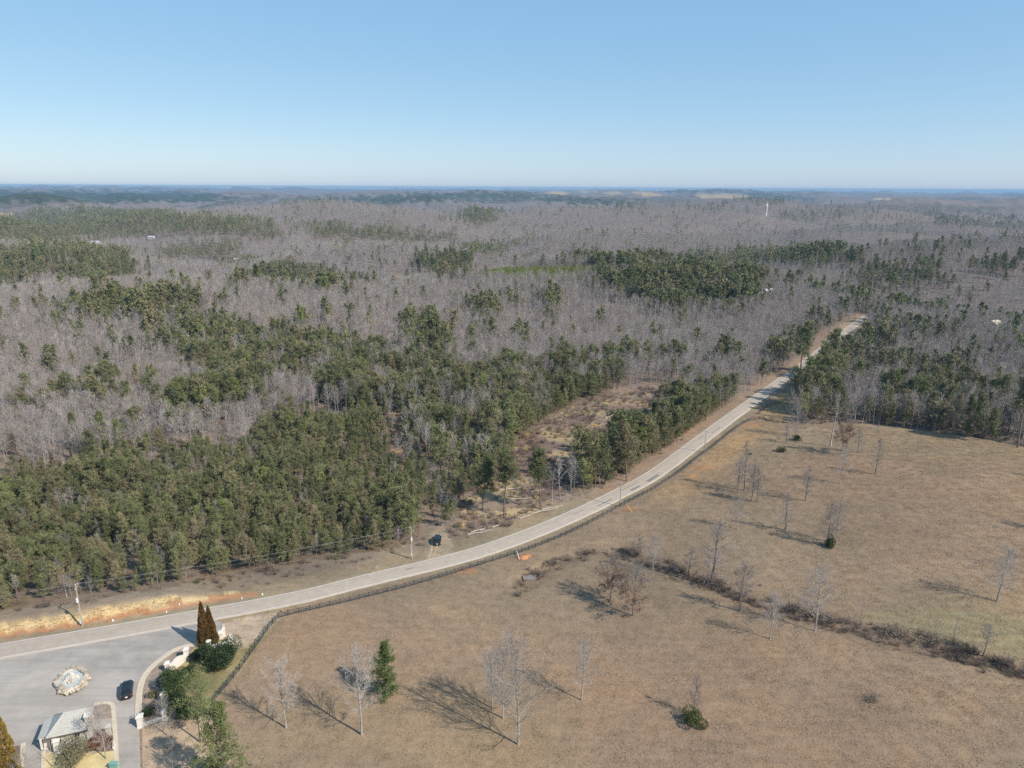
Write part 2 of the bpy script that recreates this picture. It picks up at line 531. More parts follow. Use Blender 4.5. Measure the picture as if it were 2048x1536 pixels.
def sheet(name, poly_px, mat, lift, step=4.0, kind='structure', label=None, cat=None, parent=None, world_poly=None, skirt=0.0, rows=None):
    """a sheet that follows the ground, lifted by lift; filled polygon from pixel outline"""
    import bmesh
    P = np.array(world_poly) if world_poly is not None else GL(poly_px)[:, :2]
    bm = bmesh.new()
    vs = [bm.verts.new((p[0], p[1], 0)) for p in P]
    bm.faces.new(vs)
    lo = P.min(0); hi = P.max(0)
    for ax in (0, 1):
        k = math.floor(lo[ax] / step) * step
        while k < hi[ax]:
            k += step
            co = [0, 0, 0]; no = [0, 0, 0]; co[ax] = k; no[ax] = 1
            bmesh.ops.bisect_plane(bm, geom=bm.verts[:] + bm.edges[:] + bm.faces[:], plane_co=co, plane_no=no)
    bmesh.ops.recalc_face_normals(bm, faces=bm.faces[:])
    for f in bm.faces:
        if f.normal.z < 0: f.normal_flip()
    xy = np.array([v.co[:2] for v in bm.verts])
    zz = hgt(xy[:, 0].copy(), xy[:, 1].copy()) + lift
    for v, z in zip(bm.verts, zz): v.co.z = z
    if skirt:
        r = bmesh.ops.extrude_edge_only(bm, edges=[e for e in bm.edges if e.is_boundary])
        for g in r['geom']:
            if isinstance(g, bmesh.types.BMVert): g.co.z -= skirt
    me = bpy.data.meshes.new(name); bm.to_mesh(me); bm.free()
    me.materials.append(mat)
    o = mesh_obj(name, me, parent)
    return tag(o, label, cat, None, kind)

def ribbon(line, offs, lift, name, mat, uv=False, heights=None, ragged=0.0):
    """strip along a line (N,2) with lateral offsets (left positive)"""
    line = np.asarray(line)
    t = np.gradient(line, axis=0); t /= np.linalg.norm(t, axis=1, keepdims=True)
    nrm = np.stack([-t[:, 1], t[:, 0]], -1)
    k = len(offs); n = len(line)
    off2 = np.repeat(np.array(offs, float)[None], n, 0)
    if ragged:
        for cols, sg in (((0, 1), 1), ((k - 2, k - 1), -1)):
            for c_ in cols: off2[:, c_] += sg * ragged * (vnoise(np.arange(n) * 0.9, np.full(n, 3.7 + sg), 5) - 0.5) * 2
    pts = line[:, None, :] + nrm[:, None, :] * off2[:, :, None]
    z = hgt(pts[..., 0].ravel().copy(), pts[..., 1].ravel().copy()).reshape(n, k) + lift
    if heights is not None: z = z + np.array(heights)[None, :]
    v = np.concatenate([pts, z[..., None]], -1).reshape(-1, 3)
    f = [(i * k + j + 1, i * k + j, (i + 1) * k + j, (i + 1) * k + j + 1) for i in range(n - 1) for j in range(k - 1)]
    me = bpy.data.meshes.new(name); me.from_pydata(v.tolist(), [], f)
    me.materials.append(mat)
    if uv:
        s = np.concatenate([[0], np.cumsum(np.hypot(*np.diff(line, axis=0).T))])
        l = me.uv_layers.new(name='uv')
        li = np.zeros(len(me.loops), int); me.loops.foreach_get('vertex_index', li)
        o0, o1 = offs[0], offs[-1]
        u = (np.array(offs)[li % k] - o0) / (o1 - o0)
        l.data.foreach_set('uv', np.stack([u, s[li // k]], -1).ravel().astype(np.float32))
    me.update()
    return me

# ------------------------------------------------------------------ land use, read off the photograph as outlines on the ground
OPEN_LAND = [(-500, 1330), (-300, 1285), (0, 1222), (60, 1214), (200, 1196), (430, 1158), (540, 1134), (700, 1110), (800, 1094), (842, 1078), (858, 1050), (884, 1046), (905, 1066),
             (1000, 1047), (1080, 1018), (1180, 987), (1215, 972), (1290, 932), (1340, 897), (1450, 826), (1555, 752), (1596, 716), (1632, 684), (1676, 655), (1706, 640),
             (1726, 650), (1690, 676), (1662, 698), (1640, 724), (1606, 768), (1594, 800), (1582, 838), (1600, 850), (1700, 848), (1760, 850), (1900, 868), (2048, 893), (2300, 935), (2700, 1010),
             (2700, 2400), (-900, 2400)]
CLEARCUT = [(905, 1066), (935, 995), (975, 960), (1015, 925), (1036, 885), (1090, 842), (1165, 800), (1255, 780), (1335, 772), (1380, 786), (1352, 806),
            (1318, 838), (1302, 875), (1240, 905), (1170, 930), (1140, 975), (1080, 1018), (1000, 1047)]
TRAIL = [[(776, 812), (782, 772), (798, 756), (816, 768), (810, 806), (804, 850), (808, 900), (816, 965), (796, 965), (784, 900), (780, 850)],
         [(890, 700), (894, 650), (905, 625), (914, 628), (908, 660), (902, 700)], [(780, 560), (800, 548), (812, 556), (800, 566)], [(885, 580), (900, 566), (930, 572), (926, 582)]]
YOUNG = [(905, 548), (1080, 543), (1230, 540), (1265, 552), (1100, 566), (930, 563)]
FAR_FIELDS = [([(1085, 386), (1110, 381), (1142, 385), (1130, 390)], (0.36, 0.28, 0.19)), ([(1150, 381), (1195, 380), (1195, 384), (1155, 384)], (0.33, 0.24, 0.18)),
              ([(1205, 386), (1235, 383), (1250, 386), (1225, 390)], (0.36, 0.27, 0.17)), ([(1265, 386), (1300, 384), (1325, 390), (1290, 392)], (0.38, 0.28, 0.17)),
              ([(1385, 389), (1440, 387), (1520, 392), (1470, 396), (1400, 394)], (0.37, 0.28, 0.17)), ([(1745, 397), (1775, 396), (1780, 399), (1750, 400)], (0.5, 0.36, 0.2)),
              ([(-30, 428), (24, 426), (28, 438), (-30, 441)], (0.50, 0.34, 0.2)), ([(158, 431), (178, 430), (179, 441), (160, 440)], (0.46, 0.33, 0.2)),
              ([(60, 490), (92, 483), (100, 486), (70, 494)], (0.36, 0.28, 0.19)), ([(140, 484), (205, 482), (210, 488), (150, 489)], (0.42, 0.33, 0.22)),
              ([(130, 563), (165, 560), (170, 566), (130, 567)], (0.42, 0.33, 0.24)), ([(1700, 748), (1870, 762), (1875, 772), (1780, 766), (1700, 757)], (0.36, 0.28, 0.2)),
              ([(1960, 770), (2048, 780), (2048, 790), (1960, 778)], (0.36, 0.27, 0.19)), ([(1720, 590), (1780, 592), (1780, 598), (1720, 596)], (0.3, 0.22, 0.15))]
# pine stands: outline of the crowns in the photograph, share of pines, size of the trees
PINES = [([(-300, 900), (0, 898), (120, 890), (240, 872), (330, 868), (480, 872), (545, 812), (620, 803), (700, 797), (772, 800), (782, 850), (800, 900), (818, 960), (845, 1085), (540, 1160), (0, 1270), (-300, 1330)], 0.80, 0.52),
         ([(40, 1095), (250, 1040), (400, 1075), (440, 1110), (430, 1165), (40, 1225)], 0.55, 0.5), ([(780, 960), (830, 930), (850, 1080), (800, 1085)], 0.6, 0.6),
         ([(352, 665), (420, 628), (560, 645), (700, 672), (792, 690), (780, 795), (722, 792), (640, 770), (600, 742), (520, 760), (465, 800), (330, 830), (306, 790), (420, 740), (372, 700)], 0.66, 0.82),
         ([(806, 700), (850, 700), (960, 722), (1050, 704), (1150, 698), (1232, 698), (1242, 762), (1180, 792), (1100, 802), (1046, 880), (960, 905), (900, 875), (822, 885), (800, 800)], 0.62, 0.78),
         ([(824, 890), (960, 905), (1000, 965), (945, 1000), (880, 1070), (845, 1070)], 0.28, 0.5),
         ([(822, 628), (870, 620), (905, 690), (830, 700)], 0.75, 1.05), ([(940, 600), (1000, 603), (998, 630), (945, 628)], 0.6, 1.0), ([(1075, 590), (1115, 590), (1112, 650), (1080, 640)], 0.45, 1.1),
         ([(1140, 870), (1300, 830), (1300, 905), (1280, 950), (1200, 990), (1150, 980)], 0.55, 0.9),
         ([(1305, 800), (1400, 770), (1470, 770), (1450, 835), (1320, 915), (1300, 870)], 0.97, 0.8),
         ([(1560, 660), (1600, 630), (1650, 590), (1700, 574), (1745, 582), (1800, 610), (1860, 600), (1915, 622), (1920, 680), (2060, 690), (2060, 880), (1900, 850), (1640, 830), (1590, 760), (1630, 700), (1580, 730), (1540, 720)], 0.14, 0.95),
         ([(1630, 660), (1720, 655), (1800, 670), (1800, 720), (1740, 740), (1640, 740)], 0.6, 0.95), ([(1620, 740), (1660, 735), (1660, 800), (1620, 800)], 0.8, 0.95),
         ([(1200, 542), (1350, 540), (1450, 540), (1525, 552), (1530, 585), (1460, 605), (1330, 612), (1210, 575)], 0.78, 1.05),
         ([(1380, 515), (1480, 505), (1590, 500), (1720, 498), (1722, 525), (1580, 530), (1400, 530)], 0.45, 1.15), ([(1600, 492), (1650, 490), (1655, 522), (1595, 522)], 0.9, 1.15),
         ([(1700, 530), (1880, 520), (1890, 560), (1760, 580), (1700, 560)], 0.35, 1.1), ([(1930, 512), (2060, 515), (2060, 540), (1930, 530)], 0.5, 1.0),
         ([(505, 545), (560, 528), (640, 530), (640, 552), (560, 556), (510, 562)], 0.75, 1.1), ([(632, 535), (664, 535), (664, 575), (636, 575)], 0.9, 1.1),
         ([(150, 600), (230, 590), (340, 598), (340, 625), (160, 635)], 0.8, 1.05), ([(348, 598), (392, 600), (388, 640), (350, 630)], 0.85, 1.05), ([(105, 598), (140, 598), (140, 620), (105, 618)], 0.8, 1.0),
         ([(-40, 500), (100, 492), (250, 500), (276, 545), (210, 562), (145, 560), (90, 540), (-40, 580)], 0.78, 1.05),
         ([(-40, 428), (180, 418), (340, 428), (460, 436), (560, 446), (540, 456), (380, 462), (250, 472), (-40, 482)], 0.86, 1.1),
         ([(320, 486), (400, 482), (480, 487), (472, 508), (330, 510)], 0.8, 1.0), ([(424, 512), (508, 512), (505, 526), (428, 528)], 0.8, 1.0), ([(436, 466), (466, 462), (470, 484), (440, 482)], 0.95, 1.2),
         ([(510, 448), (580, 450), (560, 474), (512, 470)], 0.8, 1.1), ([(600, 446), (700, 448), (840, 458), (930, 472), (800, 477), (640, 470)], 0.85, 1.05),
         ([(925, 425), (960, 420), (990, 424), (985, 442), (928, 445)], 0.98, 1.2), ([(840, 515), (930, 512), (938, 545), (845, 548)], 0.7, 1.15),
         ([(940, 492), (1010, 490), (1015, 502), (945, 504)], 0.6, 1.0), ([(1140, 500), (1380, 502), (1380, 530), (1230, 535), (1140, 520)], 0.4, 1.0),
         ([(-200, 376), (120, 380), (280, 381), (440, 387), (450, 393), (430, 404), (250, 405), (-200, 404)], 0.97, 1.0), ([(440, 394), (700, 394), (700, 400), (440, 404)], 0.8, 1.0),
         ([(690, 394), (830, 385), (1020, 384), (1150, 393), (1300, 404), (1240, 412), (1080, 400), (700, 404)], 0.95, 1.0), ([(1330, 376), (1500, 378), (1640, 398), (1560, 402), (1340, 386)], 0.85, 1.0),
         ([(1560, 424), (1700, 424), (2060, 438), (2060, 452), (1800, 440), (1560, 436)], 0.35, 1.0)]

def cover_of(px, py, r):
    """pine share and size factor at a crown position seen in the photograph"""
    share = np.where(r > 1500, 0.06, 0.055) * np.ones_like(px); size = np.ones_like(px)
    # real stands have ragged outlines
    k = np.clip(260.0 / np.maximum(r, 100), 0.12, 1.0)
    wx, wy = px * 0.045 + 3.3, py * (0.06 + 0.12 * (1 - k))
    px = px + (34 * (vnoise(wx, wy, 91) - 0.5) + 26 * (vnoise(wx * 3.1, wy * 3.1, 92) - 0.5) + 10 * rng.normal(size=px.shape))
    py = py + k * 26 * (vnoise(wx + 40, wy * 1.3, 93) - 0.5) + (4 + 14 * k) * (vnoise(wx * 2.7, wy * 2.7 + 9, 94) - 0.5) + (2.5 + 4 * k) * rng.normal(size=px.shape)
    for poly, s, k in PINES:
        m = inpoly(px, py, poly)
        share[m] = s; size[m] = k
    return share, size

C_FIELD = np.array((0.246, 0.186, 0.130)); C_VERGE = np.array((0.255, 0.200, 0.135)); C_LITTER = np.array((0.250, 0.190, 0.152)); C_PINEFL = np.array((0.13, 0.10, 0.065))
C_CUT = np.array((0.29, 0.21, 0.135)); C_CLAY = np.array((0.37, 0.19, 0.10)); C_TRAIL = np.array((0.38, 0.225, 0.13)); C_STRAW = np.array((0.50, 0.385, 0.215))
C_HARD = np.array((0.185, 0.158, 0.150)); C_PINEFAR = np.array((0.045, 0.058, 0.038)); C_LAWN = np.array((0.225, 0.205, 0.105))

def build_land():
    th = np.concatenate([np.linspace(-180, -48, 34)[:-1], np.linspace(-48, 48, 400), np.linspace(48, 180, 34)[1:-1]])
    th = np.radians(th)
    rr = [4.0, 20.0, 36.0, 48.0, 58.0]
    while rr[-1] < 24000:
        r = rr[-1]
        rr.append(r * (1.0085 if r < 420 else 1.0125 if r < 3000 else 1.011))
    rr = np.array(rr)
    R, T = np.meshgrid(rr, th, indexing='ij')
    X = R * np.sin(T); Y = R * np.cos(T)
    x = X.ravel(); y = Y.ravel(); r = R.ravel()
    z = hgt(x.copy(), y.copy())
    # beyond the counted trees the closed canopy itself is the surface
    can = smooth(3100, 3700, r)
    z = z + can * (9 + 8 * rng.random(len(r)))
    front = (y > 5) & (np.abs(x) < y * 1.6)
    px, py = project(x, y, z)
    px = np.where(front, px, 5000.0)
    cx, cy = project(x, y, z + np.where(r < 3300, 8.0, 2.0))
    share, _ = cover_of(np.where(front, cx, 5000.0), cy, r)
    blot = vnoise(x / 420 + 11, y / 300 + 5, 9)
    share = np.where((r > 3000) & (share < 0.1), np.where(blot > 0.72, 0.6, 0.04 + 0.16 * vnoise(x / 90, y / 90, 4)), share)
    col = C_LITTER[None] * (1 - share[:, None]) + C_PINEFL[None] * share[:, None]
    jig = (0.7 + 0.6 * rng.random(len(r)))[:, None]
    far = (C_HARD[None] * (1 - share[:, None]) + C_PINEFAR[None] * share[:, None]) * jig
    col = col * (1 - can[:, None]) + far * can[:, None]
    grey = smooth(450, 1000, r)[:, None] * 0.75 * (1 - share[:, None])
    col = col * (1 - grey) + C_HARD[None] * grey
    op = inpoly(px, py, OPEN_LAND) | (r < 70)
    # pasture: tan with greener and redder areas
    n1 = vnoise(x / 38, y / 38, 21)[:, None]; n2 = vnoise(x / 17 + 9, y / 17, 22)[:, None]; n3 = vnoise(x / 60, y / 60 + 5, 23)[:, None]
    fld = C_FIELD[None] * (1 + 0.16 * (n1 - 0.5)) * (1 + 0.18 * (n2 - 0.5))
    fld = fld * (1 - 0.35 * smooth(0.55, 0.9, n3)) + np.array((0.30, 0.185, 0.118))[None] * 0.35 * smooth(0.55, 0.9, n3)
    fld = fld * (1 - 0.45 * smooth(0.6, 0.95, n1)) + np.array((0.235, 0.185, 0.105))[None] * 0.45 * smooth(0.6, 0.95, n1)
    col = np.where(op[:, None], fld, col)
    near = r < 800
    d, sd, arc = (np.full(r.shape, 1e4) for _ in range(3))
    d[near], sd[near], arc[near] = seg_dist(x[near], y[near], ROAD_C)
    vg = (op & (sd > 0) & (sd < 60))
    col = np.where(vg[:, None], C_VERGE[None] * (0.85 + 0.35 * n2) * (0.9 + 0.2 * n1), col)
    # grey-brown low brush further from the road edge on the forest side
    gb = vg & (sd > 10)
    col = np.where(gb[:, None], np.array((0.215, 0.175, 0.135))[None] * (0.8 + 0.4 * n2), col)
    shoulder = smooth(6.0, 3.6, d)[:, None] * (d < 8)[:, None]
    col = col * (1 - 0.7 * shoulder) + np.array((0.27, 0.225, 0.15))[None] * 0.7 * shoulder
    # cut bank beside the road: clay at its foot, straw on its face
    bk = (arc < BANK_END + 4) & near & (sd > 5)
    wob = 0.9 * (vnoise(arc / 5.0, arc * 0 + 2.5, 31) - 0.5)
    col = np.where((bk & (sd > 5.6 + wob) & (sd < 7.1 + wob))[:, None], C_CLAY[None], col)
    col = np.where((bk & (sd > 7.1 + wob) & (sd < 8.9 + 1.5 * wob))[:, None], C_STRAW[None], col)
    bk2 = near & (arc > BANK_END - 12) & (arc < BANK_END + 8) & (sd > 5.4) & (sd < 7.7 + 2 * wob)
    col = np.where(bk2[:, None], (C_CLAY * 0.8 + C_VERGE * 0.25)[None], col)
    cut = inpoly(px, py, CLEARCUT)
    cn = vnoise(x / 9, y / 9, 41)[:, None]
    ccol = np.array((0.25, 0.19, 0.14))[None] * (0.75 + 0.45 * cn)
    ccol = np.where(cn > 0.66, np.array((0.36, 0.275, 0.165))[None] * (0.8 + 0.3 * n2), ccol)
    ccol = np.where(cn < 0.36, np.array((0.19, 0.135, 0.11))[None], ccol)
    col = np.where(cut[:, None], ccol, col)
    rs = near & (sd > 3.5) & (sd < 9) & (px > 1180)
    col = np.where(rs[:, None], np.array((0.27, 0.195, 0.14))[None] * (0.85 + 0.3 * n2), col)
    for t_ in TRAIL:
        m = inpoly(px, py, t_)
        col[m] = C_TRAIL
    for poly, c in FAR_FIELDS:
        col[inpoly(px, py, poly)] = c
    col[inpoly(px, py, YOUNG)] = (0.14, 0.16, 0.05)
    # lawn between the entrance planting and the paddock fence
    lw = inpoly(px, py, [(389, 1291), (470, 1262), (545, 1240), (562, 1234), (430, 1405), (425, 1450), (330, 1420), (335, 1345)])
    ln = vnoise(x / 6, y / 6, 55)[:, None]
    col = np.where(lw[:, None], C_LAWN[None] * (0.7 + 0.5 * ln) + np.array((0.10, 0.06, 0.04))[None] * ln, col)
    dirt = inpoly(px, py, [(446, 1250), (470, 1238), (560, 1222), (555, 1240), (500, 1290), (470, 1300), (455, 1290)])
    col = np.where(dirt[:, None], np.array((0.40, 0.32, 0.24))[None] * (0.9 + 0.2 * ln), col)
    pull = inpoly(px + 5 * (ln[:, 0] - 0.5), py + 4 * (n2[:, 0] - 0.5), [(835, 1139), (852, 1122), (856, 1098), (858, 1072), (872, 1054), (888, 1054), (897, 1072), (906, 1090), (898, 1106), (930, 1108), (890, 1124)])
    col = np.where(pull[:, None], np.array((0.30, 0.24, 0.17))[None] * (0.85 + 0.3 * ln), col)
    # rank grass in the drain
    for pl, dep, wid in DITCH:
        dd = np.full(r.shape, 1e4); dd[near] = seg_dist(x[near], y[near], pl)[0]
        w_ = np.exp(-(dd / (wid * 0.55)) ** 2)[:, None] * (0.25 + 0.75 * ln)
        col = col * (1 - 0.55 * w_) + np.array((0.12, 0.09, 0.07))[None] * 0.55 * w_
    gr = inpoly(px, py, [(1690, 1230), (1850, 1215), (2100, 1240), (2100, 1330), (1960, 1300), (1800, 1262)])
    col = np.where(gr[:, None], col * 0.55 + np.array((0.235, 0.215, 0.115))[None] * 0.45, col)
    # bare clay scars along the fence
    for (sx, sy, a, b_) in ((935, 1141, 3.2, 1.0), (1400, 936, 4.5, 1.6), (1385, 950, 3.0, 1.2), (1452, 905, 3.5, 1.5), (1500, 850, 4, 1.5), (1262, 1017, 2.5, 1.0), (1590, 752, 2.5, 1.5), (1528, 812, 2, 2)):
        c0 = ground([sx], [sy])[0]
        q = ((x - c0[0]) / a) ** 2 + ((y - c0[1]) / (b_ * 2)) ** 2 + 0.9 * (ln[:, 0] - 0.5)
        k = smooth(1.2, 0.5, q)[:, None] * near[:, None] * 0.8
        col = col * (1 - k) + C_CLAY[None] * k
    # warmer thin grass along the upper fence line
    warm = op & near & (sd < -8) & (sd > -26) & (px > 1250)
    wk = (warm * smooth(-26, -14, sd) * smooth(1250, 1420, px) * 0.5)[:, None] * (0.4 + n2)
    col = col * (1 - wk) + np.array((0.40, 0.255, 0.125))[None] * wk
    nr, nt_ = R.shape
    i = np.arange(nr - 1)[:, None] * nt_; j = np.arange(nt_)[None]
    jn = (j + 1) % nt_
    f = np.stack([i + j, i + jn, i + nt_ + jn, i + nt_ + j], -1).reshape(-1, 4)[:, ::-1]
    me = bpy.data.meshes.new('land')
    nv = len(x)
    me.vertices.add(nv); me.vertices.foreach_set('co', np.stack([x, y, z], -1).ravel().astype(np.float32))
    me.loops.add(f.size); me.loops.foreach_set('vertex_index', f.ravel().astype(np.int32))
    me.polygons.add(len(f)); me.polygons.foreach_set('loop_start', np.arange(0, f.size, 4, dtype=np.int32))
    me.update(calc_edges=True)
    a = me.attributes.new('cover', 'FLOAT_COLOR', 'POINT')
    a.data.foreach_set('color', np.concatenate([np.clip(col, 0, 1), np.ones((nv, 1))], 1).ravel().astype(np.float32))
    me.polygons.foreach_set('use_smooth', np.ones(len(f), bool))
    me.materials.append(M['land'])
    o = mesh_obj('ground', me)
    tag(o, None, None, None, 'structure')
build_land()

# ------------------------------------------------------------------ road
me = ribbon(ROAD_C, [-ROAD_HW - 0.25, -ROAD_HW, -1.6, 0, 1.6, ROAD_HW, ROAD_HW + 0.25], 0.14, 'road', M['road'], uv=True, heights=[-0.3, 0, 0.04, 0.07, 0.04, 0, -0.3], ragged=0.14)
road = tag(mesh_obj('road', me), None, None, None, 'structure')
for off, w, mt, nm in ((-ROAD_HW + 0.30, 0.16, 'paint', 'edge_line'), (ROAD_HW - 0.30, 0.13, 'paint', 'edge_line'), (-0.12, 0.07, 'paint_yellow', 'centre_line'), (0.12, 0.07, 'paint_yellow', 'centre_line')):
    hh = 0.07 - 0.022 * abs(off)
    me = ribbon(ROAD_C, [off - w / 2, off + w / 2], 0.165 + hh, nm, M[mt])
    mesh_obj(nm, me, road)
for (a, b_, off, w) in ((1200, 1012, -0.9, 0.5), (1262, 978, -1.6, 0.9), (1290, 958, -1.5, 1.3), (1250, 984, 0.7, 0.3), (1165, 1030, 0.3, 0.25), (822, 1143, 0.5, 0.5), (835, 1139, 0.0, 0.35), (1405, 878, 0.6, 0.4), (1420, 866, -1.0, 0.5)):
    p = G(a, b_)
    _, sdp, ar = seg_dist(np.array([p.x]), np.array([p.y]), ROAD_C)
    i0 = int(ar[0] / 2.5); ln_ = random.choice((2, 3, 4)) if a > 1000 else 1
    seg = ROAD_C[i0:i0 + ln_ + 1]
    if len(seg) > 1:
        mesh_obj('tar_patch', ribbon(seg, [off - w / 2, off, off + w / 2], 0.225, 'tar_patch', M['tar']), road)

# ------------------------------------------------------------------ plant shapes
def unit(v):
    return v / (np.linalg.norm(v) + 1e-9)

class TB:
    """tree mesh builder: tubes and leaf triangles kept as arrays"""
    def __init__(s):
        s.v = []; s.f = []; s.mi = []; s.n = 0
    def tube(s, pts, rad, n, mi):
        pts = np.asarray(pts, float); m = len(pts)
        t = np.gradient(pts, axis=0); t /= np.linalg.norm(t, axis=1, keepdims=True) + 1e-9
        a = np.where(np.abs(t[:, 2:3]) < 0.9, np.array([[0, 0, 1.0]]), np.array([[1.0, 0, 0]]))
        u = np.cross(t, a); u /= np.linalg.norm(u, axis=1, keepdims=True) + 1e-9
        w = np.cross(t, u)
        an = np.arange(n) * 2 * math.pi / n
        ring = pts[:, None] + (u[:, None] * np.cos(an)[None, :, None] + w[:, None] * np.sin(an)[None, :, None]) * np.asarray(rad)[:, None, None]
        s.v.append(ring.reshape(-1, 3))
        for i in range(m - 1):
            for k in range(n):
                a_ = s.n + i * n + k; b_ = s.n + i * n + (k + 1) % n
                s.f.append((a_, a_ + n, b_ + n, b_)); s.mi.append(mi)
        s.n += m * n
    def cone(s, p, q, r, mi):
        p = np.asarray(p, float); q = np.asarray(q, float)
        t = unit(q - p); a = np.array([0, 0, 1.0]) if abs(t[2]) < 0.9 else np.array([1.0, 0, 0])
        u = unit(np.cross(t, a)); w = np.cross(t, u)
        s.v.append(np.array([p + u * r, p - u * r * 0.5 + w * r * 0.87, p - u * r * 0.5 - w * r * 0.87, q]))
        s.f += [(s.n, s.n + 1, s.n + 3), (s.n + 1, s.n + 2, s.n + 3), (s.n + 2, s.n, s.n + 3)]; s.mi += [mi] * 3
        s.n += 4
    def tri(s, p, q, r, mi):
        """flat sliver p->q of half width r"""
        p = np.asarray(p, float); q = np.asarray(q, float)
        w = unit(np.cross(q - p, rng.normal(size=3))) * r
        s.v.append(np.array([p + w, p - w, q])); s.f.append((s.n, s.n + 1, s.n + 2)); s.mi.append(mi); s.n += 3
    def leafs(s, c, d, L, W, mi):
        """many leaf triangles at centres c, directions d (arrays)"""
        c = np.asarray(c); d = np.asarray(d); k = len(c)
        d = d / (np.linalg.norm(d, axis=1, keepdims=True) + 1e-9)
        w = np.cross(d, rng.normal(size=(k, 3))); w /= np.linalg.norm(w, axis=1, keepdims=True) + 1e-9
        L = np.broadcast_to(L, (k,))[:, None]; W = np.broadcast_to(W, (k,))[:, None]
        v = np.stack([c - d * L * 0.4 + w * W, c - d * L * 0.4 - w * W, c + d * L * 0.6], 1).reshape(-1, 3)
        s.v.append(v)
        s.f += [(s.n + 3 * i, s.n + 3 * i + 1, s.n + 3 * i + 2) for i in range(k)]; s.mi += [mi] * k
        s.n += 3 * k
    def mesh(s, name, mats):
        me = bpy.data.meshes.new(name)
        me.from_pydata(np.concatenate(s.v).tolist(), [], s.f)
        for m in mats: me.materials.append(m)
        me.polygons.foreach_set('material_index', s.mi)
        me.update()
        return me

def bend_path(p, d, L, n, up=0.0, wob=0.08):
    pts = [np.array(p, float)]; d = unit(np.array(d, float))
    for i in range(n):
        d = unit(d + rng.normal(size=3) * wob + np.array([0, 0, up]))
        pts.append(pts[-1] + d * L / n)
    return np.array(pts)

def bare_tree(H, quality, spread=0.30, clear=0.22, up=0.12, r0=None, twig_r=0.02, leafy=None, forks=1):
    """trunk builder, crown builder. quality 0 far .. 3 close"""
    tr, cr = TB(), TB()
    r0 = r0 or 0.0105 * H + 0.03
    nseg = (4, 5, 7, 9)[quality]
    tp = bend_path((0, 0, -0.3), (0, 0, 1), H * 0.97, nseg, 0.05, 0.035)
    tp[:, 2] *= H * 0.97 / tp[-1, 2]
    rad = r0 * (1 - 0.93 * np.linspace(0, 1, nseg + 1)) ** 0.9
    rad[0] *= 1.25
    tr.tube(tp, rad, (4, 4, 5, 7)[quality], 0)
    nb = (9, 15, 24, 36)[quality]
    stat = np.linspace(0, 1, nseg + 1)
    leaf_c = []
    for b in range(nb):
        s = clear + (0.97 - clear) * ((b + rng.random()) / nb)
        p = np.array([np.interp(s, stat, tp[:, k]) for k in range(3)])
        az = b * 2.399 + rng.normal() * 0.5
        e = (s - clear) / (1 - clear)
        env = math.sin(math.pi * min(1, 0.14 + 0.86 * e) ** 0.75) ** 0.8
        L = H * spread * (0.35 + 0.85 * env) * (0.7 + 0.6 * rng.random())
        el = 0.45 + 0.7 * e + rng.normal() * 0.15
        d = (math.cos(az) * math.cos(el), math.sin(az) * math.cos(el), math.sin(el))
        rb = max(0.012, min(r0 * 0.32, 0.02 * L)) * (1 - 0.4 * e)
        k1 = (2, 3, 4, 5)[quality]
        bp = bend_path(p, d, L, k1, up, 0.12)
        cr.tube(bp, np.maximum(rb * (1 - 0.8 * np.linspace(0, 1, k1 + 1)), twig_r * 0.6), 3 if quality < 3 else 4, 0)
        n2 = (3, 5, 7, 8)[quality]
        for c in range(n2):
            s2 = 0.22 + 0.78 * (c + rng.random()) / n2
            q = np.array([np.interp(s2, np.linspace(0, 1, k1 + 1), bp[:, k]) for k in range(3)])
            d2 = unit(bp[-1] - bp[0]) + rng.normal(size=3) * 0.55 + np.array([0, 0, 0.18])
            L2 = L * (0.52 - 0.22 * s2) * (0.6 + 0.7 * rng.random())
            e2 = q + unit(d2) * L2
            cr.cone(q, e2, max(twig_r, rb * 0.35), 1)
            n3 = (3, 4, 5, 7)[quality]
            for g in range(n3):
                s3 = 0.2 + 0.8 * (g + rng.random()) / n3
                q3 = q + (e2 - q) * s3
                d3 = unit(d2) + rng.normal(size=3) * 0.7 + np.array([0, 0, 0.15])
                L3 = L2 * (0.5 - 0.15 * s3) * (0.6 + 0.8 * rng.random())
                e3 = q3 + unit(d3) * L3
                cr.tri(q3, e3, twig_r * (1.0 if quality < 2 else 0.75), 1)
                if leafy is not None and p[2] < H * leafy:
                    leaf_c.append(q3 * 0.4 + e3 * 0.6)
                if quality >= 3:
                    for h in range(2):
                        q4 = q3 + (e3 - q3) * (0.3 + 0.6 * rng.random())
                        cr.tri(q4, q4 + unit(unit(d3) + rng.normal(size=3) * 0.8) * L3 * 0.55, twig_r * 0.6, 1)
    lv = None
    if leafy is not None:
        lv = TB()
        c = np.repeat(np.array(leaf_c), 2, 0); c = c + rng.normal(size=c.shape) * 0.25
        lv.leafs(c, rng.normal(size=c.shape), 0.32, 0.13, 0)
    return tr, cr, lv

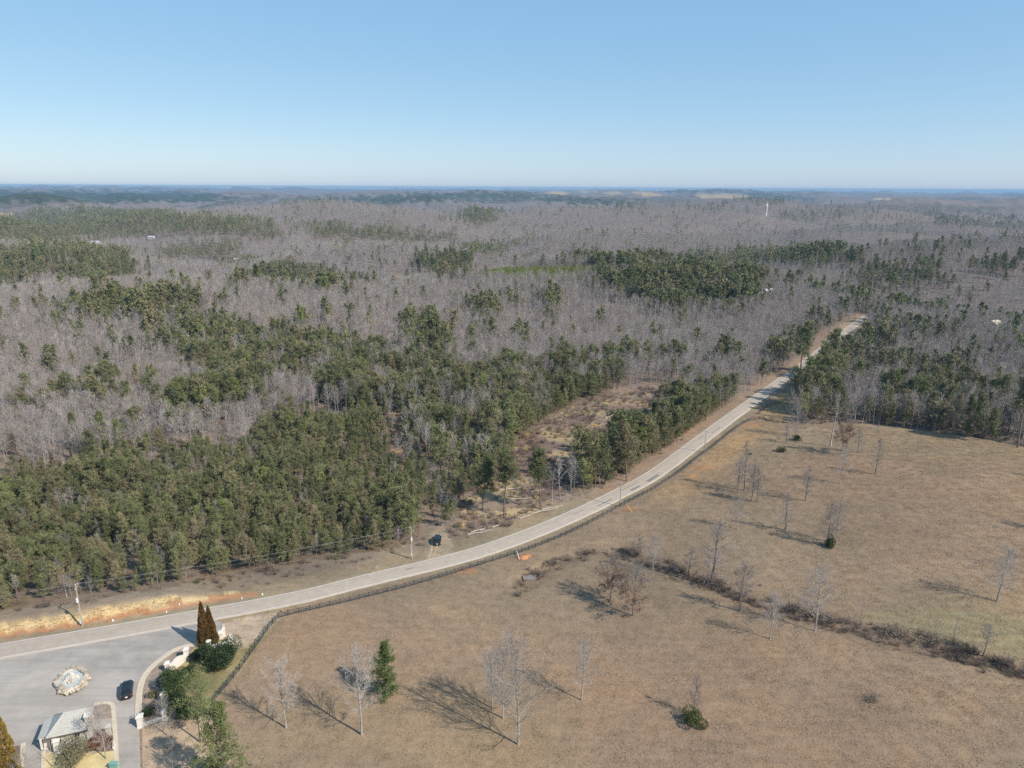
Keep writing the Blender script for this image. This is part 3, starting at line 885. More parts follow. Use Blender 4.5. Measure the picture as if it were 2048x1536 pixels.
def pine_tree(H, quality, crown0=0.3, wide=0.17, shape=0.75, fine=False, few=1.0):
    tr, cr = TB(), TB()
    nseg = (3, 4, 6, 8)[quality]
    tp = bend_path((0, 0, -0.3), (0, 0, 1), H * 0.98, nseg, 0.06, 0.05)
    tp[:, 2] *= H * 0.98 / tp[-1, 2]
    r0 = 0.010 * H + 0.03
    tr.tube(tp, r0 * (1 - 0.92 * np.linspace(0, 1, nseg + 1)), (4, 4, 5, 7)[quality], 0)
    stat = np.linspace(0, 1, nseg + 1)
    nb = int((16, 34, 58, 90)[quality] * few)
    C, D = [], []
    az0 = rng.random() * 6.28; lop = 0.15 + 0.35 * rng.random()
    for b in range(nb):
        if rng.random() < 0.14: continue
        s = crown0 + (0.99 - crown0) * ((b + rng.random()) / nb)
        p = np.array([np.interp(s, stat, tp[:, k]) for k in range(3)])
        e = (s - crown0) / (1 - crown0)
        az = b * 2.399 + rng.normal() * 0.6
        L = H * wide * ((1 - e) ** shape * (0.55 + 0.45 * min(1, 0.35 + e * 3)) + 0.10) * (0.42 + 1.0 * rng.random()) * (1 + lop * math.cos(az - az0 + 2.0 * e))
        el = -0.12 + 0.85 * e + rng.normal() * 0.15
        d = np.array((math.cos(az) * math.cos(el), math.sin(az) * math.cos(el), math.sin(el)))
        q = p + d * L + np.array([0, 0, 0.06 * L])
        if quality >= 2 or fine:
            cr.cone(p, q, 0.018 + 0.012 * L, 1)
        nc = (2, 3, 5, 6)[quality]
        for c in range(nc):
            t = 0.35 + 0.65 * (c + rng.random()) / nc
            cc = p + (q - p) * t + rng.normal(size=3) * 0.12 * L * np.array([1, 1, 0.6])
            nl = (4, 6, 11, 13)[quality]
            dd = d[None] * 0.5 + rng.normal(size=(nl, 3)) * 0.65 + np.array([[0, 0, 0.35]])
            C.append(cc[None] + rng.normal(size=(nl, 3)) * (0.32, 0.26, 0.22, 0.2)[quality] * (0.35 + H / 16)); D.append(dd)
    C = np.concatenate(C); D = np.concatenate(D)
    k = 0.5 + H / 26
    if fine:
        C = np.repeat(C, 3, 0) + rng.normal(size=(3 * len(C), 3)) * 0.3; D = np.repeat(D, 3, 0) + rng.normal(size=C.shape) * 0.4; quality = 3
    cr.leafs(C, D, (1.25, 0.95, 0.74, 0.60)[quality] * k * (0.7 + 0.6 * rng.random(len(C))), (0.34, 0.19, 0.075, 0.055)[quality] * k, 0)
    return tr, cr

def merged(name, parts, mats):
    """one mesh out of (builder, material offset) pairs"""
    t = TB()
    for b, off in parts:
        if b is None or not b.v: continue
        vv = np.concatenate(b.v)
        t.v.append(vv); t.f += [tuple(i + t.n for i in f) for f in b.f]; t.mi += [m + off for m in b.mi]
        t.n += len(vv)
    return t.mesh(name, mats)

def scatter(name, protos, P, rot, scl, idx, tint, label, cat):
    """one countless mass: a point cloud that carries plant shapes"""
    coll = bpy.data.collections.new(name + '_shapes')
    for k, me in enumerate(protos):
        coll.objects.link(bpy.data.objects.new('%s_shape_%02d' % (name, k), me))
    me = bpy.data.meshes.new(name)
    n = len(P)
    me.vertices.add(n); me.vertices.foreach_set('co', np.asarray(P, np.float32).ravel())
    for nm, ty, key, data in (('rotz', 'FLOAT', 'value', rot), ('scl', 'FLOAT', 'value', scl), ('idx', 'INT', 'value', idx), ('tint', 'FLOAT', 'value', tint)):
        a = me.attributes.new(nm, ty, 'POINT')
        a.data.foreach_set(key, np.asarray(data, np.int32 if ty == 'INT' else np.float32))
    me.update()
    o = mesh_obj(name, me)
    ng = bpy.data.node_groups.new(name, 'GeometryNodeTree')
    ng.interface.new_socket('Geometry', in_out='INPUT', socket_type='NodeSocketGeometry')
    ng.interface.new_socket('Geometry', in_out='OUTPUT', socket_type='NodeSocketGeometry')
    gi = ng.nodes.new('NodeGroupInput'); go = ng.nodes.new('NodeGroupOutput')
    ci = ng.nodes.new('GeometryNodeCollectionInfo'); ci.inputs['Collection'].default_value = coll
    ci.inputs['Separate Children'].default_value = True; ci.inputs['Reset Children'].default_value = True
    ip = ng.nodes.new('GeometryNodeInstanceOnPoints'); ip.inputs['Pick Instance'].default_value = True
    def att(nm, ty):
        a = ng.nodes.new('GeometryNodeInputNamedAttribute'); a.data_type = ty; a.inputs['Name'].default_value = nm
        return a.outputs['Attribute']
    cx = ng.nodes.new('ShaderNodeCombineXYZ'); ng.links.new(att('rotz', 'FLOAT'), cx.inputs['Z'])
    er = ng.nodes.new('FunctionNodeEulerToRotation'); ng.links.new(cx.outputs[0], er.inputs[0])
    L = ng.links.new
    L(gi.outputs[0], ip.inputs['Points']); L(ci.outputs[0], ip.inputs['Instance'])
    L(att('idx', 'INT'), ip.inputs['Instance Index']); L(er.outputs[0], ip.inputs['Rotation']); L(att('scl', 'FLOAT'), ip.inputs['Scale'])
    L(ip.outputs[0], go.inputs[0])
    md = o.modifiers.new('spread', 'NODES'); md.node_group = ng
    tag(o, label, cat, None, 'stuff')
    return o

# prototypes ---------------------------------------------------------------
PINE_HI, PINE_MID, PINE_FAR, HARD_HI, HARD_MID, HARD_FAR = [], [], [], [], [], []
for k in range(6):
    PINE_HI.append(pine_tree(15.0, 2, crown0=(0.15, 0.25, 0.42, 0.2, 0.3, 0.5)[k], wide=(0.20, 0.23, 0.22, 0.18, 0.25, 0.24)[k], shape=(0.6, 0.4, 0.3, 0.75, 0.35, 0.3)[k], few=(1, 1.1, 0.7, 0.9, 1.2, 0.6)[k]))
for k in range(4):
    PINE_MID.append(pine_tree(15.0, 1, crown0=(0.3, 0.4, 0.45, 0.35)[k], wide=(0.19, 0.21, 0.23, 0.18)[k], shape=0.6))
for k in range(3):
    PINE_FAR.append(pine_tree(15.0, 0, crown0=0.3, wide=0.24, shape=0.55))
for k in range(6):
    HARD_HI.append(bare_tree(17.0, 2, spread=(0.20, 0.24, 0.17, 0.26, 0.22, 0.18)[k], clear=(0.35, 0.3, 0.45, 0.25, 0.4, 0.5)[k], up=0.10, twig_r=0.030)[:2])
for k in range(4):
    HARD_MID.append(bare_tree(17.0, 1, spread=(0.22, 0.26, 0.2, 0.24)[k], clear=(0.35, 0.3, 0.42, 0.38)[k], up=0.1, twig_r=0.044)[:2])
for k in range(3):
    HARD_FAR.append(bare_tree(17.0, 0, spread=0.28, clear=0.3, up=0.1, twig_r=0.11)[:2])
P_MATS = [M['bark_pine'], M['pine'], M['bark_pine']]
H_MATS = [M['bark_grey'], M['bark_grey'], M['twig']]

def proto_meshes(lst, kind):
    return [merged(kind + '_shape', [(t, 0), (c, 1)], P_MATS if kind == 'pine' else H_MATS) for t, c in lst]

def split_meshes(lst, kind):
    out = []
    for t, c in lst:
        out.append((t.mesh('trunk', [M['bark_pine'] if kind == 'pine' else M['bark_grey']]),
                    c.mesh('crown', [M['pine'], M['bark_pine']] if kind == 'pine' else [M['bark_grey'], M['twig']])))
    return out

# forest positions -----------------------------------------------------------
def jgrid(r0, r1, s, half=42):
    n = int(r1 / s) + 2
    gx, gy = np.meshgrid(np.arange(-n, n + 1), np.arange(0, n + 1), indexing='ij')
    x = (gx.ravel() + 0.9 * (rng.random(gx.size) - 0.5)) * s
    y = (gy.ravel() + 0.9 * (rng.random(gx.size) - 0.5)) * s
    r = np.hypot(x, y); a = np.degrees(np.abs(np.arctan2(x, y)))
    m = (r >= r0) & (r < r1) & (a < half)
    return x[m], y[m]

FX, FY, FS = [], [], []
for r0, r1, s in ((150, 460, 2.25), (460, 800, 3.1), (800, 1400, 4.5), (1400, 2300, 7.0), (2300, 3700, 11.0)):
    a, b_ = jgrid(r0, r1, s)
    FX.append(a); FY.append(b_); FS.append(np.full(len(a), s))
FX = np.concatenate(FX); FY = np.concatenate(FY); FS = np.concatenate(FS)
FZ = hgt(FX.copy(), FY.copy())
FR = np.hypot(FX, FY)
gpx, gpy = project(FX, FY, FZ)
cpx, cpy = project(FX, FY, FZ + 9.0)
keep = ~inpoly(gpx, gpy, OPEN_LAND) & ~inpoly(gpx, gpy, CLEARCUT)
for t_ in TRAIL[:2]: keep &= ~(inpoly(gpx, gpy, t_) & (vnoise(FX / 5, FY / 5, 77) < 0.66))
for t_ in TRAIL[2:]: keep &= ~inpoly(gpx, gpy, t_)
for poly, c in FAR_FIELDS: keep &= ~inpoly(gpx, gpy, poly)
HOUSES = [(45, 428), (192, 488), (302, 478), (340, 480), (468, 478), (1986, 664), (1536, 590), (1533, 428)]
for hx, hy in HOUSES: keep &= ~((np.abs(gpx - hx) < (10 if hy < 600 else 14)) & (gpy > hy - 3) & (gpy < hy + 17))
rd, rs_, _ = seg_dist(FX, FY, ROAD_C)
keep &= rd > np.where((rs_ < 0) & (gpx > 1585) & (gpx < 1730), 17.0, np.where(gpx > 1500, 6.0, 7.5))
young = inpoly(gpx, gpy, YOUNG)
share, size = cover_of(cpx, cpy, FR)
clump = vnoise(FX / 26, FY / 26, 61) * 0.6 + vnoise(FX / 9, FY / 9, 62) * 0.4
share = np.where(share > 0.1, np.minimum(share, np.where(FR > 600, 0.74, 0.95)), share)
share = np.where(share < 0.07, np.where(clump > 0.70, 0.20, np.where(clump > 0.6, 0.05, 0.012)), np.clip(share + (clump - 0.5) * 0.9 * (share < 0.9), 0, 1))
is_pine = rng.random(len(FX)) < share
dens = np.where(is_pine, np.where(FR < 460, 0.62, 0.72), np.where(FR < 460, 0.40, 0.92))
edge = 0.55 + 0.6 * clump
keep &= (rng.random(len(FX)) < dens * np.where(is_pine, 1, edge)) | (young & (FR < 1400))
is_pine |= young
FX, FY, FZ, FR, FS, is_pine, size, young, gpx, gpy, clump = (a[keep] for a in (FX, FY, FZ, FR, FS, is_pine, size, young, gpx, gpy, clump))
nF = len(FX)
frot = rng.random(nF) * 6.283
over = np.clip(FS / 7.0, 1.0, 1.35)
fscl = np.where(is_pine, size * (0.62 + 0.75 * vnoise(FX / 16, FY / 16, 66)), 0.74) * (0.72 + 0.5 * rng.random(nF)) * over
in_stand = inpoly(cpx[keep], cpy[keep], PINES[0][0]) | inpoly(cpx[keep], cpy[keep], PINES[5][0])
in_stand |= (gpx > 770) & (gpx < 905) & (gpy > 1030)
fscl = np.where(in_stand & ~is_pine, fscl * 0.5, fscl)
fscl = np.where(young, 0.32 + 0.15 * rng.random(nF), fscl)
ftint = np.where(young, 0.8, np.where(is_pine & (rng.random(nF) < 0.05), 0.35, 0.0))
lod = np.where(FR < 430, 0, np.where(FR < 1100, 1, 2))
print('forest trees', nF, 'pines', int(is_pine.sum()))

def nearest_in_frame(mask, n):
    inf = mask & (gpx > 4) & (gpx < 2044) & (gpy < 1530)
    o = np.where(inf)[0]
    return o[np.argsort(FR[o])][:n]

SPLIT_P, SPLIT_H = split_meshes(PINE_HI, 'pine'), split_meshes(HARD_HI, 'hard')
ind = np.zeros(nF, bool)
def plant_individual(sel, split, nm, where):
    for i in sel:
        ind[i] = True
        lab, grp = where(i)
        e = empty(nm, (FX[i], FY[i], FZ[i]), frot[i], lab, 'tree', grp)
        e.scale = (fscl[i],) * 3
        t, c = split[int(rng.integers(len(split)))]
        mesh_obj('trunk', t, e); mesh_obj('crown', c, e)

def pine_where(i):
    if gpx[i] < 862:
        return 'young olive green pine in the dense roadside stand across from the entrance', 'young pines in the dense stand'
    if gpx[i] < 1480 and gpy[i] > 760:
        return 'green pine growing between the road and the felled clearing', 'pines beside the felled clearing'
    return 'dark green pine in the woods beyond the right end of the pasture', 'pines beyond the pasture'
def hard_where(i):
    if gpx[i] > 1500:
        return 'leafless grey tree in the woods along the far edge of the pasture', 'bare trees beyond the pasture'
    if gpx[i] > 830:
        return 'leafless grey tree among the brush around the felled clearing', 'bare trees round the clearing'
    return 'leafless grey tree standing among the dense young pines', 'bare trees among the young pines'
plant_individual(nearest_in_frame(is_pine & ~young, 300), SPLIT_P, 'pine_tree', pine_where)
plant_individual(nearest_in_frame(~is_pine, 300), SPLIT_H, 'bare_tree', hard_where)

def mass(mask, hi, mid, far, kind, name, label):
    m = mask & ~ind
    protos = proto_meshes(hi, kind) + proto_meshes(mid, kind) + proto_meshes(far, kind)
    k = m.sum()
    base = np.array([0, len(hi), len(hi) + len(mid)])[lod[m]]
    cnt = np.array([len(hi), len(mid), len(far)])[lod[m]]
    idx = base + (rng.random(k) * cnt).astype(int)
    scatter(name, protos, np.stack([FX[m], FY[m], FZ[m]], -1), frot[m], fscl[m], idx, ftint[m], label, 'forest')
mass(is_pine, PINE_HI, PINE_MID, PINE_FAR, 'pine', 'pine_forest', 'dark green pine woods spreading in patches across the valley')
mass(~is_pine, HARD_HI, HARD_MID, HARD_FAR, 'hard', 'hardwood_forest', 'leafless grey hardwood forest covering the rolling country')


# ------------------------------------------------------------------ entrance forecourt
def px_line(pts, step=1.5):
    return smooth_line(GL(pts)[:, :2], step)

def kerb(pts, w, name, label=None, h=0.13, step=1.2, mat='concrete'):
    """raised strip along a pixel line"""
    L = px_line(pts, step)
    me = ribbon(L, [-w / 2, -w / 2 + 0.01, w / 2 - 0.01, w / 2], 0.05, name, M[mat], heights=[-0.3, h, h, -0.3])
    return tag(mesh_obj(name, me), label, None, None, 'structure')

_rt = ribbon(ROAD_C, [-ROAD_HW - 0.3], 0, 'tmp', M['road'])
road_edge = np.array([v.co[:2] for v in _rt.vertices]); bpy.data.meshes.remove(_rt)
epx, epy = project(road_edge[:, 0], road_edge[:, 1], hgt(road_edge[:, 0].copy(), road_edge[:, 1].copy()))
m = (epx > -260) & (epx < 440)
apron_w = [tuple(p) for p in road_edge[m]]
KERB_R = [(398, 1291), (389, 1291), (365, 1295), (344, 1304), (313, 1327), (293, 1348), (282, 1371), (278, 1397), (277, 1432)]
right = GL([(446, 1248), (449, 1268), (430, 1284)] + KERB_R[1:] + [(279, 1470), (281, 1536), (284, 1700)])[:, :2]
left = GL([(-260, 1700), (-260, 1500)])[:, :2]
sheet('forecourt', None, M['apron'], 0.10, step=3.0, world_poly=np.array(apron_w + [tuple(p) for p in right] + [tuple(p) for p in left]), skirt=0.4)
for k, (p, a, r_) in enumerate((((262, 1392), 0.2, 1.2),)):
    pass
kerb(KERB_R, 1.15, 'kerb', h=0.16)
kerb([(446, 1250), (448, 1262), (449, 1270)], 0.6, 'kerb', h=0.16)
ISLAND_R = [(188, 1410), (205, 1407), (219, 1407), (226, 1414), (229, 1449), (232, 1495), (234, 1540), (236, 1640)]
kerb(ISLAND_R, 0.75, 'kerb', h=0.16)
kerb([(87, 1504), (87, 1530), (84, 1600)], 0.7, 'kerb', h=0.16)
kerb([(47, 1488), (46, 1510), (43, 1545), (38, 1620)], 0.8, 'kerb', h=0.16)
sheet('planting_bed', [(390, 1294), (366, 1298), (346, 1307), (316, 1329), (297, 1349), (286, 1372), (282, 1397), (281, 1446), (330, 1436), (328, 1405), (327, 1376), (336, 1342), (372, 1316)], M['bed'], 0.16, 2.0, skirt=0.3)
sheet('planting_bed', [(190, 1413), (204, 1410), (218, 1410), (223, 1416), (225, 1436), (188, 1440), (184, 1430)], M['bed'], 0.17, 2.0, skirt=0.3)
sheet('paved_court', [(184, 1442), (226, 1438), (228, 1455), (180, 1462)], M['apron'], 0.175, 2.0, skirt=0.3)
sheet('planting_bed', [(176, 1462), (228, 1457), (231, 1500), (214, 1505), (176, 1502)], M['mulch'], 0.165, 2.0, skirt=0.3)
sheet('straw_lawn', [(176, 1508), (231, 1503), (233, 1540), (235, 1640), (90, 1640), (89, 1512), (120, 1495)], M['straw_lawn'] if 'straw_lawn' in M else simple('straw_lawn', (0.50, 0.40, 0.20), var=0.2, scale=0.8, bump=0.5), 0.17, 2.0, skirt=0.3)
sheet('planting_bed', [(284, 1452), (330, 1442), (380, 1440), (420, 1420), (440, 1470), (470, 1536), (480, 1640), (286, 1640)], simple('bare_soil', (0.36, 0.26, 0.175), var=0.25, scale=0.5, bump=0.5), 0.06, 2.0)
sheet('planting_bed', [(0, 1500), (40, 1492), (44, 1512), (38, 1560), (20, 1640), (-60, 1640), (-60, 1560)], M['mulch'], 0.165, 2.0, skirt=0.3)
# dirt pull-off with its ruts
for off in (0, 6.5):
    L = px_line([(842 + off, 1134), (855 + off, 1122), (861 + off * 1.2, 1108), (864 + off * 1.5, 1092), (864 + off * 1.5, 1078)], 1.0)
    tag(mesh_obj('dirt_path', ribbon(L, [-0.25, 0, 0.25], 0.05, 'dirt_path', simple('pale_rut', (0.38, 0.29, 0.195), var=0.3, scale=1.5))), kind='structure')

def pillar(px, py, w=0.85, h=2.1, label='', rz=0.35, mat='white'):
    p = G(px, py)
    e = empty('gate_pillar', p, rz, label, 'pillar', 'white entrance pillars')
    b = MB(); b.box((0, 0, 0.1), (w * 1.15, w * 1.15, 0.5)); b.build('plinth', M[mat], e)
    b = MB(); b.box((0, 0, h / 2), (w, w, h)); b.build('shaft', M[mat], e)
    b = MB(); b.box((0, 0, h + 0.08), (w * 1.28, w * 1.28, 0.16)); b.box((0, 0, h + 0.27), (w * 1.12, w * 1.12, 0.22), taper=0.7); b.build('cap', M[mat], e)
    return p
PA = pillar(374, 1317, 0.95, 2.2, 'white pillar ending the curved sign wall nearest the round hollies')
PB = pillar(336, 1343, 0.85, 1.9, 'white pillar at the lower end of the curved sign wall')
PC = pillar(327, 1376, 0.8, 1.9, 'white railing pillar, upper one of three beside the hedge')
PD = pillar(328, 1405, 0.8, 1.9, 'white railing pillar, middle one of three beside the hedge')
PE = pillar(330, 1438, 0.8, 1.7, 'white railing pillar at the bottom corner of the hedge bed')
PF = pillar(282, 1453, 1.0, 2.2, 'white gate pillar standing at the kerb where the drive narrows')
PG = pillar(419, 1302, 0.8, 2.2, 'white pillar top showing between the round hollies and rusty cypresses')
PH = pillar(463, 1290, 0.8, 2.0, 'white pillar at the right side of the round hollies')
PI_ = pillar(441, 1276, 0.9, 1.3, 'short white pier between the rusty cypresses and the dirt patch')
PJ = pillar(448, 1272, 0.6, 1.7, 'slim white pillar at the end of the forecourt kerb by the road')

def wall_between(a, b_, h, th, name, label, arch=0.0, mat='white', n=10, cat='wall'):
    a = Vector(a); b_ = Vector(b_)
    d = (b_ - a); d.z = 0; L = d.length; d.normalize(); nn = Vector((-d.y, d.x, 0))
    bow = nn * 0.0
    mb = MB(); vs = []; fs = []
    for i in range(n + 1):
        t = i / n
        p = a + (b_ - a) * t + nn * (arch * 0.5 * math.sin(math.pi * t))
        top = h + arch * math.sin(math.pi * t) ** 2
        z = hz(p.x, p.y)
        for s_ in (-1, 1):
            vs.append((p.x + nn.x * th / 2 * s_, p.y + nn.y * th / 2 * s_, z - 0.3)); vs.append((p.x + nn.x * th / 2 * s_, p.y + nn.y * th / 2 * s_, z + top))
    for i in range(n):
        o = i * 4
        fs += [(o, o + 4, o + 5, o + 1), (o + 2, o + 3, o + 7, o + 6), (o + 1, o + 5, o + 7, o + 3)]
    fs += [(0, 1, 3, 2), (n * 4, n * 4 + 2, n * 4 + 3, n * 4 + 1)]
    mb.add(vs, fs)
    o = mb.build(name, M[mat])
    return tag(o, label, cat, None, 'thing')

w1 = wall_between(PA, PB, 1.25, 0.45, 'sign_wall', 'white curved sign wall with an arched top above the forecourt kerb', arch=0.75)
def railing(a, b_, label):
    a = Vector(a); b_ = Vector(b_)
    e = empty('iron_railing', a, 0, label, 'railing')
    d = b_ - a; L = Vector((d.x, d.y, 0)).length
    b = MB(); n = 6
    ang = math.atan2(d.y, d.x)
    c = d * 0.5
    for zz, nm, hh, tt, mt in ((0.15, 'low_wall', 0.62, 0.4, 'white'), (0.95, 'rail', 0.06, 0.06, 'iron'), (1.35, 'rail', 0.06, 0.06, 'iron')):
        m_ = MB(); m_.box((0, 0, 0), (L - 0.85, tt, hh)); o = m_.build(nm, M[mt], e, (c.x, c.y, c.z + zz))
        o.rotation_euler = (0, -math.atan2(d.z, L), ang)
    me = None
    k = int((L - 0.9) / 0.25)
    for i in range(k):
        t = (0.45 + 0.25 * i) / L
        if me is None:
            m_ = MB(); m_.box((0, 0, 0), (0.035, 0.035, 0.95)); me = m_.mesh('picket', M['iron'])
        mesh_obj('picket', me, e, d * t + Vector((0, 0, 0.92)))
railing(PB, PC, 'iron railing on a low white wall below the curved sign wall')
railing(PC, PD, 'iron railing on a low white wall beside the middle of the hedge')
railing(PD, PE, 'iron railing on a low white wall at the lower end of the hedge')
wall_between(PF, PE, 0.55, 0.4, 'garden_wall', 'low pale wall running from the gate pillar to the hedge corner', mat='stone_white')
wall_between(PI_ + Vector((0.5, 0, 0)), PJ, 0.9, 0.3, 'garden_wall', 'short white wall stub beside the forecourt kerb by the road')
wall_between(PG, PH, 1.2, 0.35, 'garden_wall', 'low white wall hidden behind the round dark hollies')

# ------------------------------------------------------------------ fountain
def fountain():
    c = G(144, 1362); c.z += 0.1
    e = empty('fountain', c, 0.62, 'round rough stone fountain with a pale rock centre on the forecourt', 'fountain')
    n = 30; R0 = 2.6
    def rad(a): return R0 * (1 + 0.05 * math.cos(4 * a + 0.4)) / math.sqrt(math.cos(a) ** 2 + (math.sin(a) / 1.42) ** 2)
    b = MB()
    ring = []
    for i in range(48):
        a = 2 * math.pi * i / 48; r = rad(a)
        ring.append((r * math.cos(a), r * math.sin(a)))
    vs = []; fs = []
    for (x, y) in ring:
        for k, z in ((1.0, -0.2), (1.0, 0.62), (0.8, 0.62), (0.8, 0.1)):
            vs.append((x * k, y * k, z))
    for i in range(48):
        j = (i + 1) % 48
        for k in range(3):
            fs.append((i * 4 + k, j * 4 + k, j * 4 + k + 1, i * 4 + k + 1))
    b.add(vs, fs); b.build('basin', M['stone_white'], e)
    w = MB(); w.prism([(x * 0.81, y * 0.81) for x, y in ring], 0.1, 0.33); w.build('water', M['water'], e)
    stones = []
    for k in range(4):
        sb = MB()
        sb.box((0, 0, 0), (1, 1, 1), 0, 0.82)
        me = sb.mesh('stone', M['stone'])
        co = np.array([v.co[:] for v in me.vertices]) + rng.normal(size=(8, 3)) * 0.08
        me.vertices.foreach_set('co', co.ravel().astype(np.float32))
        stones.append(me)
    for i in range(n):                                  # coping
        a = 2 * math.pi * (i + 0.3 * rng.random()) / n; r = rad(a) * 0.92
        o = mesh_obj('coping_stone', stones[i % 4], e, (r * math.cos(a), r * math.sin(a), 0.66))
        o.rotation_euler = (0, 0, a); o.scale = (0.72 + 0.2 * rng.random(), 0.6, 0.16 + 0.1 * rng.random())
    for row in range(2):                                # rough face
        for i in range(34):
            a = 2 * math.pi * (i + 0.5 * row + 0.3 * rng.random()) / 34; r = rad(a) * 1.03
            o = mesh_obj('stone', stones[int(rng.integers(4))], e, (r * math.cos(a), r * math.sin(a), 0.14 + 0.3 * row))
            o.rotation_euler = (0.2 * rng.normal(), 0.2 * rng.normal(), a); o.scale = (0.34, 0.5, 0.32)
    for i in range(26):                                 # heaped rocks on the drive side
        a = -1.75 + rng.normal() * 0.55; r = rad(a) * (1.05 + 0.16 * rng.random())
        s_ = 0.4 + 0.45 * rng.random()
        o = mesh_obj('rock', stones[int(rng.integers(4))], e, (r * math.cos(a), r * math.sin(a), 0.2 + 0.25 * rng.random()))
        o.rotation_euler = tuple(rng.normal(size=3)); o.scale = (s_, s_ * 0.8, s_ * 0.7)
    cen = []
    for tier, (cnt, rr, z, s0) in enumerate(((9, 0.95, 0.4, 0.85), (7, 0.62, 0.85, 0.72), (4, 0.32, 1.25, 0.6), (1, 0.0, 1.6, 0.6))):
        for i in range(cnt):
            a = 2 * math.pi * i / cnt + tier
            me = stones[int(rng.integers(4))].copy(); me.materials[0] = M['stone_white']
            o = mesh_obj('centre_rock', me, e, (rr * math.cos(a) - 0.15, rr * math.sin(a), z))
            o.rotation_euler = (0.3 * rng.normal(), 0.3 * rng.normal(), a + rng.normal()); o.scale = (s0, s0 * 0.85, s0 * 0.8)
fountain()

# ------------------------------------------------------------------ cars
def car(name, loc, rz, label, kind):
    """SUV: length along +Y, nose at +Y"""
    e = empty(name, loc, rz, label, 'car')
    L, W, H = (5.2, 2.05, 1.85) if kind == 0 else (5.4, 2.05, 1.95)
    def loft(stations):
        vs = []; fs = []
        k = len(stations[0])
        for st in stations: vs += st
        for i in range(len(stations) - 1):
            for j in range(k):
                a = i * k + j; b_ = i * k + (j + 1) % k
                fs.append((a, b_, b_ + k, a + k))
        fs.append(tuple(reversed(range(k)))); fs.append(tuple((len(stations) - 1) * k + j for j in range(k)))
        m_ = MB(); m_.add(vs, fs); return m_
    def sec(y, w, zb, zt, r=0.18):
        w /= 2
        return [(-w, y, zb + r), (-w + r * 0.4, y, zb), (w - r * 0.4, y, zb), (w, y, zb + r), (w, y, zt - r), (w - r, y, zt), (-w + r, y, zt), (-w, y, zt - r)]
    h = L / 2
    loft([sec(-h, W * 0.86, 0.5, 0.98), sec(-h + 0.12, W * 0.96, 0.36, 1.10), sec(-h + 0.5, W, 0.32, 1.12), sec(-0.4, W, 0.32, 1.10), sec(1.0, W, 0.32, 1.08), sec(h - 0.7, W * 0.98, 0.34, 1.0), sec(h - 0.15, W * 0.9, 0.4, 0.9), sec(h, W * 0.8, 0.48, 0.8)]).build('body', M['car_black'], e, smooth_=False)
    loft([sec(-h + 0.10, W * 0.84, 1.06, 1.15, 0.05), sec(-h + 0.28, W * 0.82, 1.06, 1.62, 0.12), sec(-h + 0.6, W * 0.80, 1.06, H - 0.03, 0.14), sec(-0.6, W * 0.80, 1.06, H, 0.14), sec(0.45, W * 0.79, 1.06, H - 0.06, 0.14), sec(1.0, W * 0.80, 1.06, 1.5, 0.12), sec(1.45, W * 0.82, 1.06, 1.12, 0.05)]).build('cabin', M['car_glass'], e)
    m_ = MB(); m_.box((0, -0.55, H + 0.005), (W * 0.66, 2.5, 0.05)); m_.build('roof', M['car_black'], e)
    m_ = MB(); m_.box((0, -0.15, H + 0.035), (W * 0.4, 0.75, 0.02)); m_.build('sunroof', M['car_glass'], e)
    rail = MB(); rail.box((0, 0, 0), (0.05, 2.3, 0.05)); rme = rail.mesh('roof_rail', M['rim'] if kind else M['car_black'])
    for sx in (-1, 1):
        mesh_obj('roof_rail', rme, e, (sx * W * 0.34, -0.6, H + 0.07))
        m_ = MB(); m_.box((sx * (W / 2 + 0.12), 0.95, 1.15), (0.22, 0.14, 0.17)); m_.build('mirror', M['car_black'], e)
        m_ = MB(); m_.box((sx * W * 0.40, -h + 0.14, 0.98), (0.22, 0.14, 0.3)); m_.build('tail_light', M['lamp_red'], e)
        m_ = MB(); m_.box((sx * W * 0.36, h - 0.12, 0.74), (0.4, 0.2, 0.16)); m_.build('headlight', M['plate'], e)
        for yy in (-h + 1.0, h - 1.0):
            m_ = MB(); m_.tube([(sx * (W / 2 - 0.26), yy, 0.37), (sx * (W / 2 + 0.01), yy, 0.37)], [0.37, 0.37], 16); wh = m_.build('wheel', M['tyre'], e)
            m_ = MB(); m_.tube([(sx * (W / 2), yy, 0.37), (sx * (W / 2 + 0.025), yy, 0.37)], [0.23, 0.22], 12); m_.build('rim', M['rim'], wh)
    m_ = MB(); m_.box((0, -h - 0.005, 0.72), (0.42, 0.05, 0.2)); m_.build('number_plate', M['plate'], e)
    m_ = MB(); m_.box((0, -h + 0.02, 0.48), (W * 0.84, 0.2, 0.16)); m_.build('rear_bumper', M['tyre'], e)
    # rear window frame and wiper panel give the tail its shape
    m_ = MB(); m_.box((0, -h + 0.36, H - 0.02), (W * 0.68, 0.28, 0.05)); m_.build('spoiler', M['car_black'], e)
    return e
pc = G(255, 1385); pc.z += 0.1
car('sport_utility_vehicle', pc, math.radians(25), 'black car driving on the grey forecourt beside the stone fountain', 0)
pc = G(875, 1084); pc.z += 0.06
car('sport_utility_vehicle', pc, math.radians(4), 'black car parked on the dirt pull-off at the forest edge', 1)

